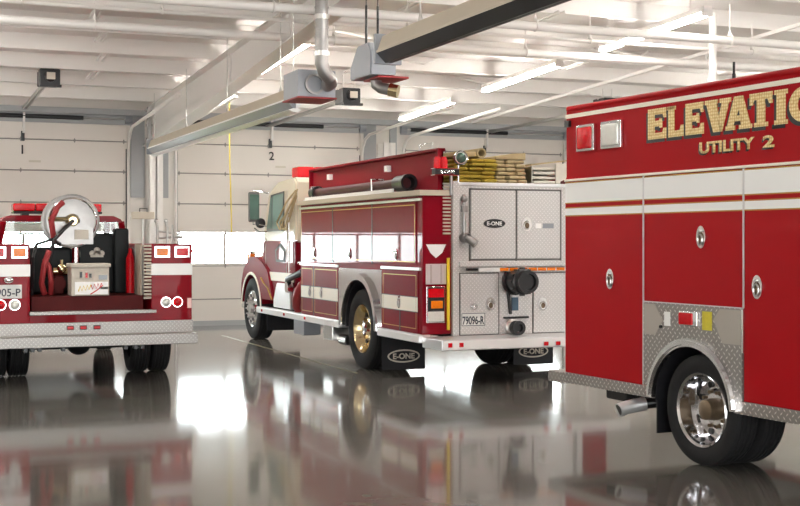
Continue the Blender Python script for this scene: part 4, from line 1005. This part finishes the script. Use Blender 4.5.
MB().prism('y', [(rc[0] - .25, 1.66), (rc[0] + .25, 1.66), (rc[0] + .25, 1.86), (rc[0] + .12, 1.92), (rc[0] - .12, 1.92), (rc[0] - .25, 1.86)], .72, .735).build('reel_stand', M['reel_grey'], reel)
MB().box(rc[0] + .02, rc[0] + .19, .705, .722, 1.72, 1.84).build('control_box', M['offwhite'], reel)
MB().tube([(rc[0], .69, rc[2]), (rc[0] - .12, .60, rc[2] - .10), (rc[0] - .24, .56, 1.72), (rc[0] - .30, .56, 1.50), (rc[0] - .32, .6, 1.25)], .025, n=10).build('supply_hose', M['black'], B)
MB().tube([(-.52, .4, 1.06), (-.56, .32, 1.2), (-.53, .3, 1.42), (-.47, .35, 1.58)], .035, n=10).build('booster_hose', M['hose_red'], B)
MB().tube([(-.44, .42, 1.06), (-.45, .30, 1.22), (-.47, .30, 1.38), (-.52, .38, 1.48)], .03, n=10).build('booster_hose', M['hose_red'], B)
MB().tube([(-.36, .75, 1.68), (-.40, .70, 1.95), (-.33, .68, 2.12), (-.26, .70, 2.18)], .035, n=10).build('booster_hose', M['hose_red'], B)
MB().box(-.40, -.27, .5, .9, 1.05, 1.28, .03).cyl((-.34, .45, 1.18), (-.34, .9, 1.18), .08, n=14).cyl((-.5, .6, 1.33), (-.22, .6, 1.33), .03, n=10).build('pump_unit', M['skid_red'], B)
MB().cyl((-.40, .55, 1.33), (-.15, .55, 1.33), .05, n=12).sphere((-.3, .52, 1.36), .06).cyl((-.3, .52, 1.36), (-.3, .52, 1.47), .02, n=8).build('pump_valve', M['goldrim'], B)
MB().tube([(-.66, .4, 1.05), (-.66, .35, 1.5), (-.6, .5, 1.66), (-.4, .6, 1.72), (-.3, .62, 1.66)], .02, n=8).build('cable_run', M['black'], B)
wbx = MB().box(-.24, .205, .10, .45, 1.045, 1.40, .01).box(-.255, .22, .06, .47, 1.385, 1.43, .01).build('control_cabinet', M['offwhite'], B)
for k, (x, mm) in enumerate(((-.13, 'black'), (-.065, 'lens_red'), (-.02, 'black'))): MB().box(x - .014, x + .014, .085, .1, 1.26, 1.33 - .01 * k).build('toggle', M[mm], wbx)
MB().box(-.20, .19, .095, .1, 1.06, 1.21).build('name_label', M['white'], wbx)
sc1 = MB(); random.seed(3)
pts = []
for k in range(14):
    pts.append((-.16 + .021 * k, .094, 1.11 + .045 * (1 if k % 2 else -.3) + .003 * k))
sc1.tube(pts[:8], .007, n=5).build('script_mark', M['yellow'], wbx)
MB().tube(pts[7:], .007, n=5).tube([(-.02, .094, 1.06), (.06, .094, 1.11), (.13, .094, 1.17)], .006, n=5).build('script_mark', M['lens_red'], wbx)
for a in ((.10, .19, .095, .1, 1.12, 1.145), (.08, .18, .095, .1, 1.235, 1.29)): MB().box(*a).build('gauge_label', M['greybox'], wbx)
rb = MB()
for k in range(16): rb.box(.60, .69, -.02, .02, 1.0 + .042 * k, 1.025 + .042 * k)
rb.build('grip_strip', M['tan'], B)
MB().lathe('z', (.50, .35, 1.06), [(0, 0), (0, .05), (.42, .05), (.48, .03), (.50, .02), (.55, .02), (.55, 0)], n=18).build('extinguisher', M['red'], B)
MB().box(.585, .60, .1, .5, 1.04, 1.66).build('side_liner', M['tan'], B)
nz = MB()
for x in (.80, .92): nz.tube([(x, .15, 1.66), (x, .15, 1.86), (x - .015, .15, 1.93)], .016, n=8).sphere((x - .015, .15, 1.945), .026)
nz.tube([(.78, .15, 1.73), (1.06, .15, 1.75)], .014, n=8).tube([(.80, .15, 1.82), (.98, .15, 1.80), (1.02, .15, 1.70)], .014, n=8)
nz.tube([(.97, .12, 1.66), (.98, .12, 1.9)], .012, n=8).cyl((1.03, .1, 1.75), (1.10, .1, 1.75), .022, n=10)
nz.build('nozzle_rack', M['steel'], B)
sq = thing('squeegee', 'tan tee-headed squeegee standing upright in the bed of the left truck', 'tool', (2.95, 15.55, 1.04))
MB().cyl((0, 0, 0), (0, 0, .98), .014, n=10).build('handle', M['steel'], sq)
MB().box(-.14, .14, -.03, .03, .93, 1.02, .012).build('head', M['tan'], sq)
MB().tube([(-.04, 0, 1.02), (-.04, 0, 1.06), (.05, 0, 1.06), (.05, 0, 1.02)], .008, n=6).build('bracket', M['black'], sq)

# ------------------------------------------------------------------ light
world = bpy.data.worlds.new('World'); sc.world = world; world.use_nodes = True
wt = world.node_tree; bg = wt.nodes['Background']
wc = N(wt, 'ShaderNodeTexCoord'); wsep = N(wt, 'ShaderNodeSeparateXYZ'); wmr = N(wt, 'ShaderNodeMapRange', interpolation_type='SMOOTHSTEP')
wt.links.new(wc.outputs['Generated'], wsep.inputs[0]); wt.links.new(wsep.outputs[1], wmr.inputs['Value'])
wmr.inputs['From Min'].default_value = -0.3; wmr.inputs['From Max'].default_value = 0.6     # sky strengthened toward the back doors to brighten their windows
wmr.inputs['To Min'].default_value = 3.0; wmr.inputs['To Max'].default_value = 20.0
wt.links.new(wmr.outputs[0], bg.inputs['Strength'])
bg.inputs['Color'].default_value = (0.92, 0.97, 1.0, 1)
for i, (x0, wd) in enumerate(fb):      # unseen area lamps added for daylight at the four open bays
    L = bpy.data.lights.new('bay_daylight_lamp', 'AREA'); L.shape = 'RECTANGLE'; L.size = wd; L.size_y = 4.0
    L.energy = 200; L.color = (1.0, 0.985, 0.96)
    o = bpy.data.objects.new('bay_daylight_lamp', L); COL.objects.link(o)
    o.location = (x0 + wd / 2, YF - .05, 2.05); o.rotation_euler = (PI / 2, 0, 0)

cam = bpy.data.cameras.new('camera'); co = bpy.data.objects.new('camera', cam); COL.objects.link(co)
co.location = (0, 0, 1.70); co.rotation_euler = (PI / 2, 0, -math.atan(516 / 1260))
cam.sensor_width = 36; cam.lens = 1260 * 36 / 800; cam.shift_y = -12 / 800
cam.clip_end = 300
sc.camera = co
sc.view_settings.view_transform = 'Standard'; sc.view_settings.look = 'None'
sc.view_settings.exposure = 0.35; sc.view_settings.gamma = 1.0; sc.view_settings.use_curve_mapping = False
sc.cycles.use_denoising = True
sc.cycles.max_bounces = 8; sc.cycles.diffuse_bounces = 5; sc.cycles.glossy_bounces = 4; sc.cycles.transparent_max_bounces = 12
sc.cycles.sample_clamp_indirect = 6.0
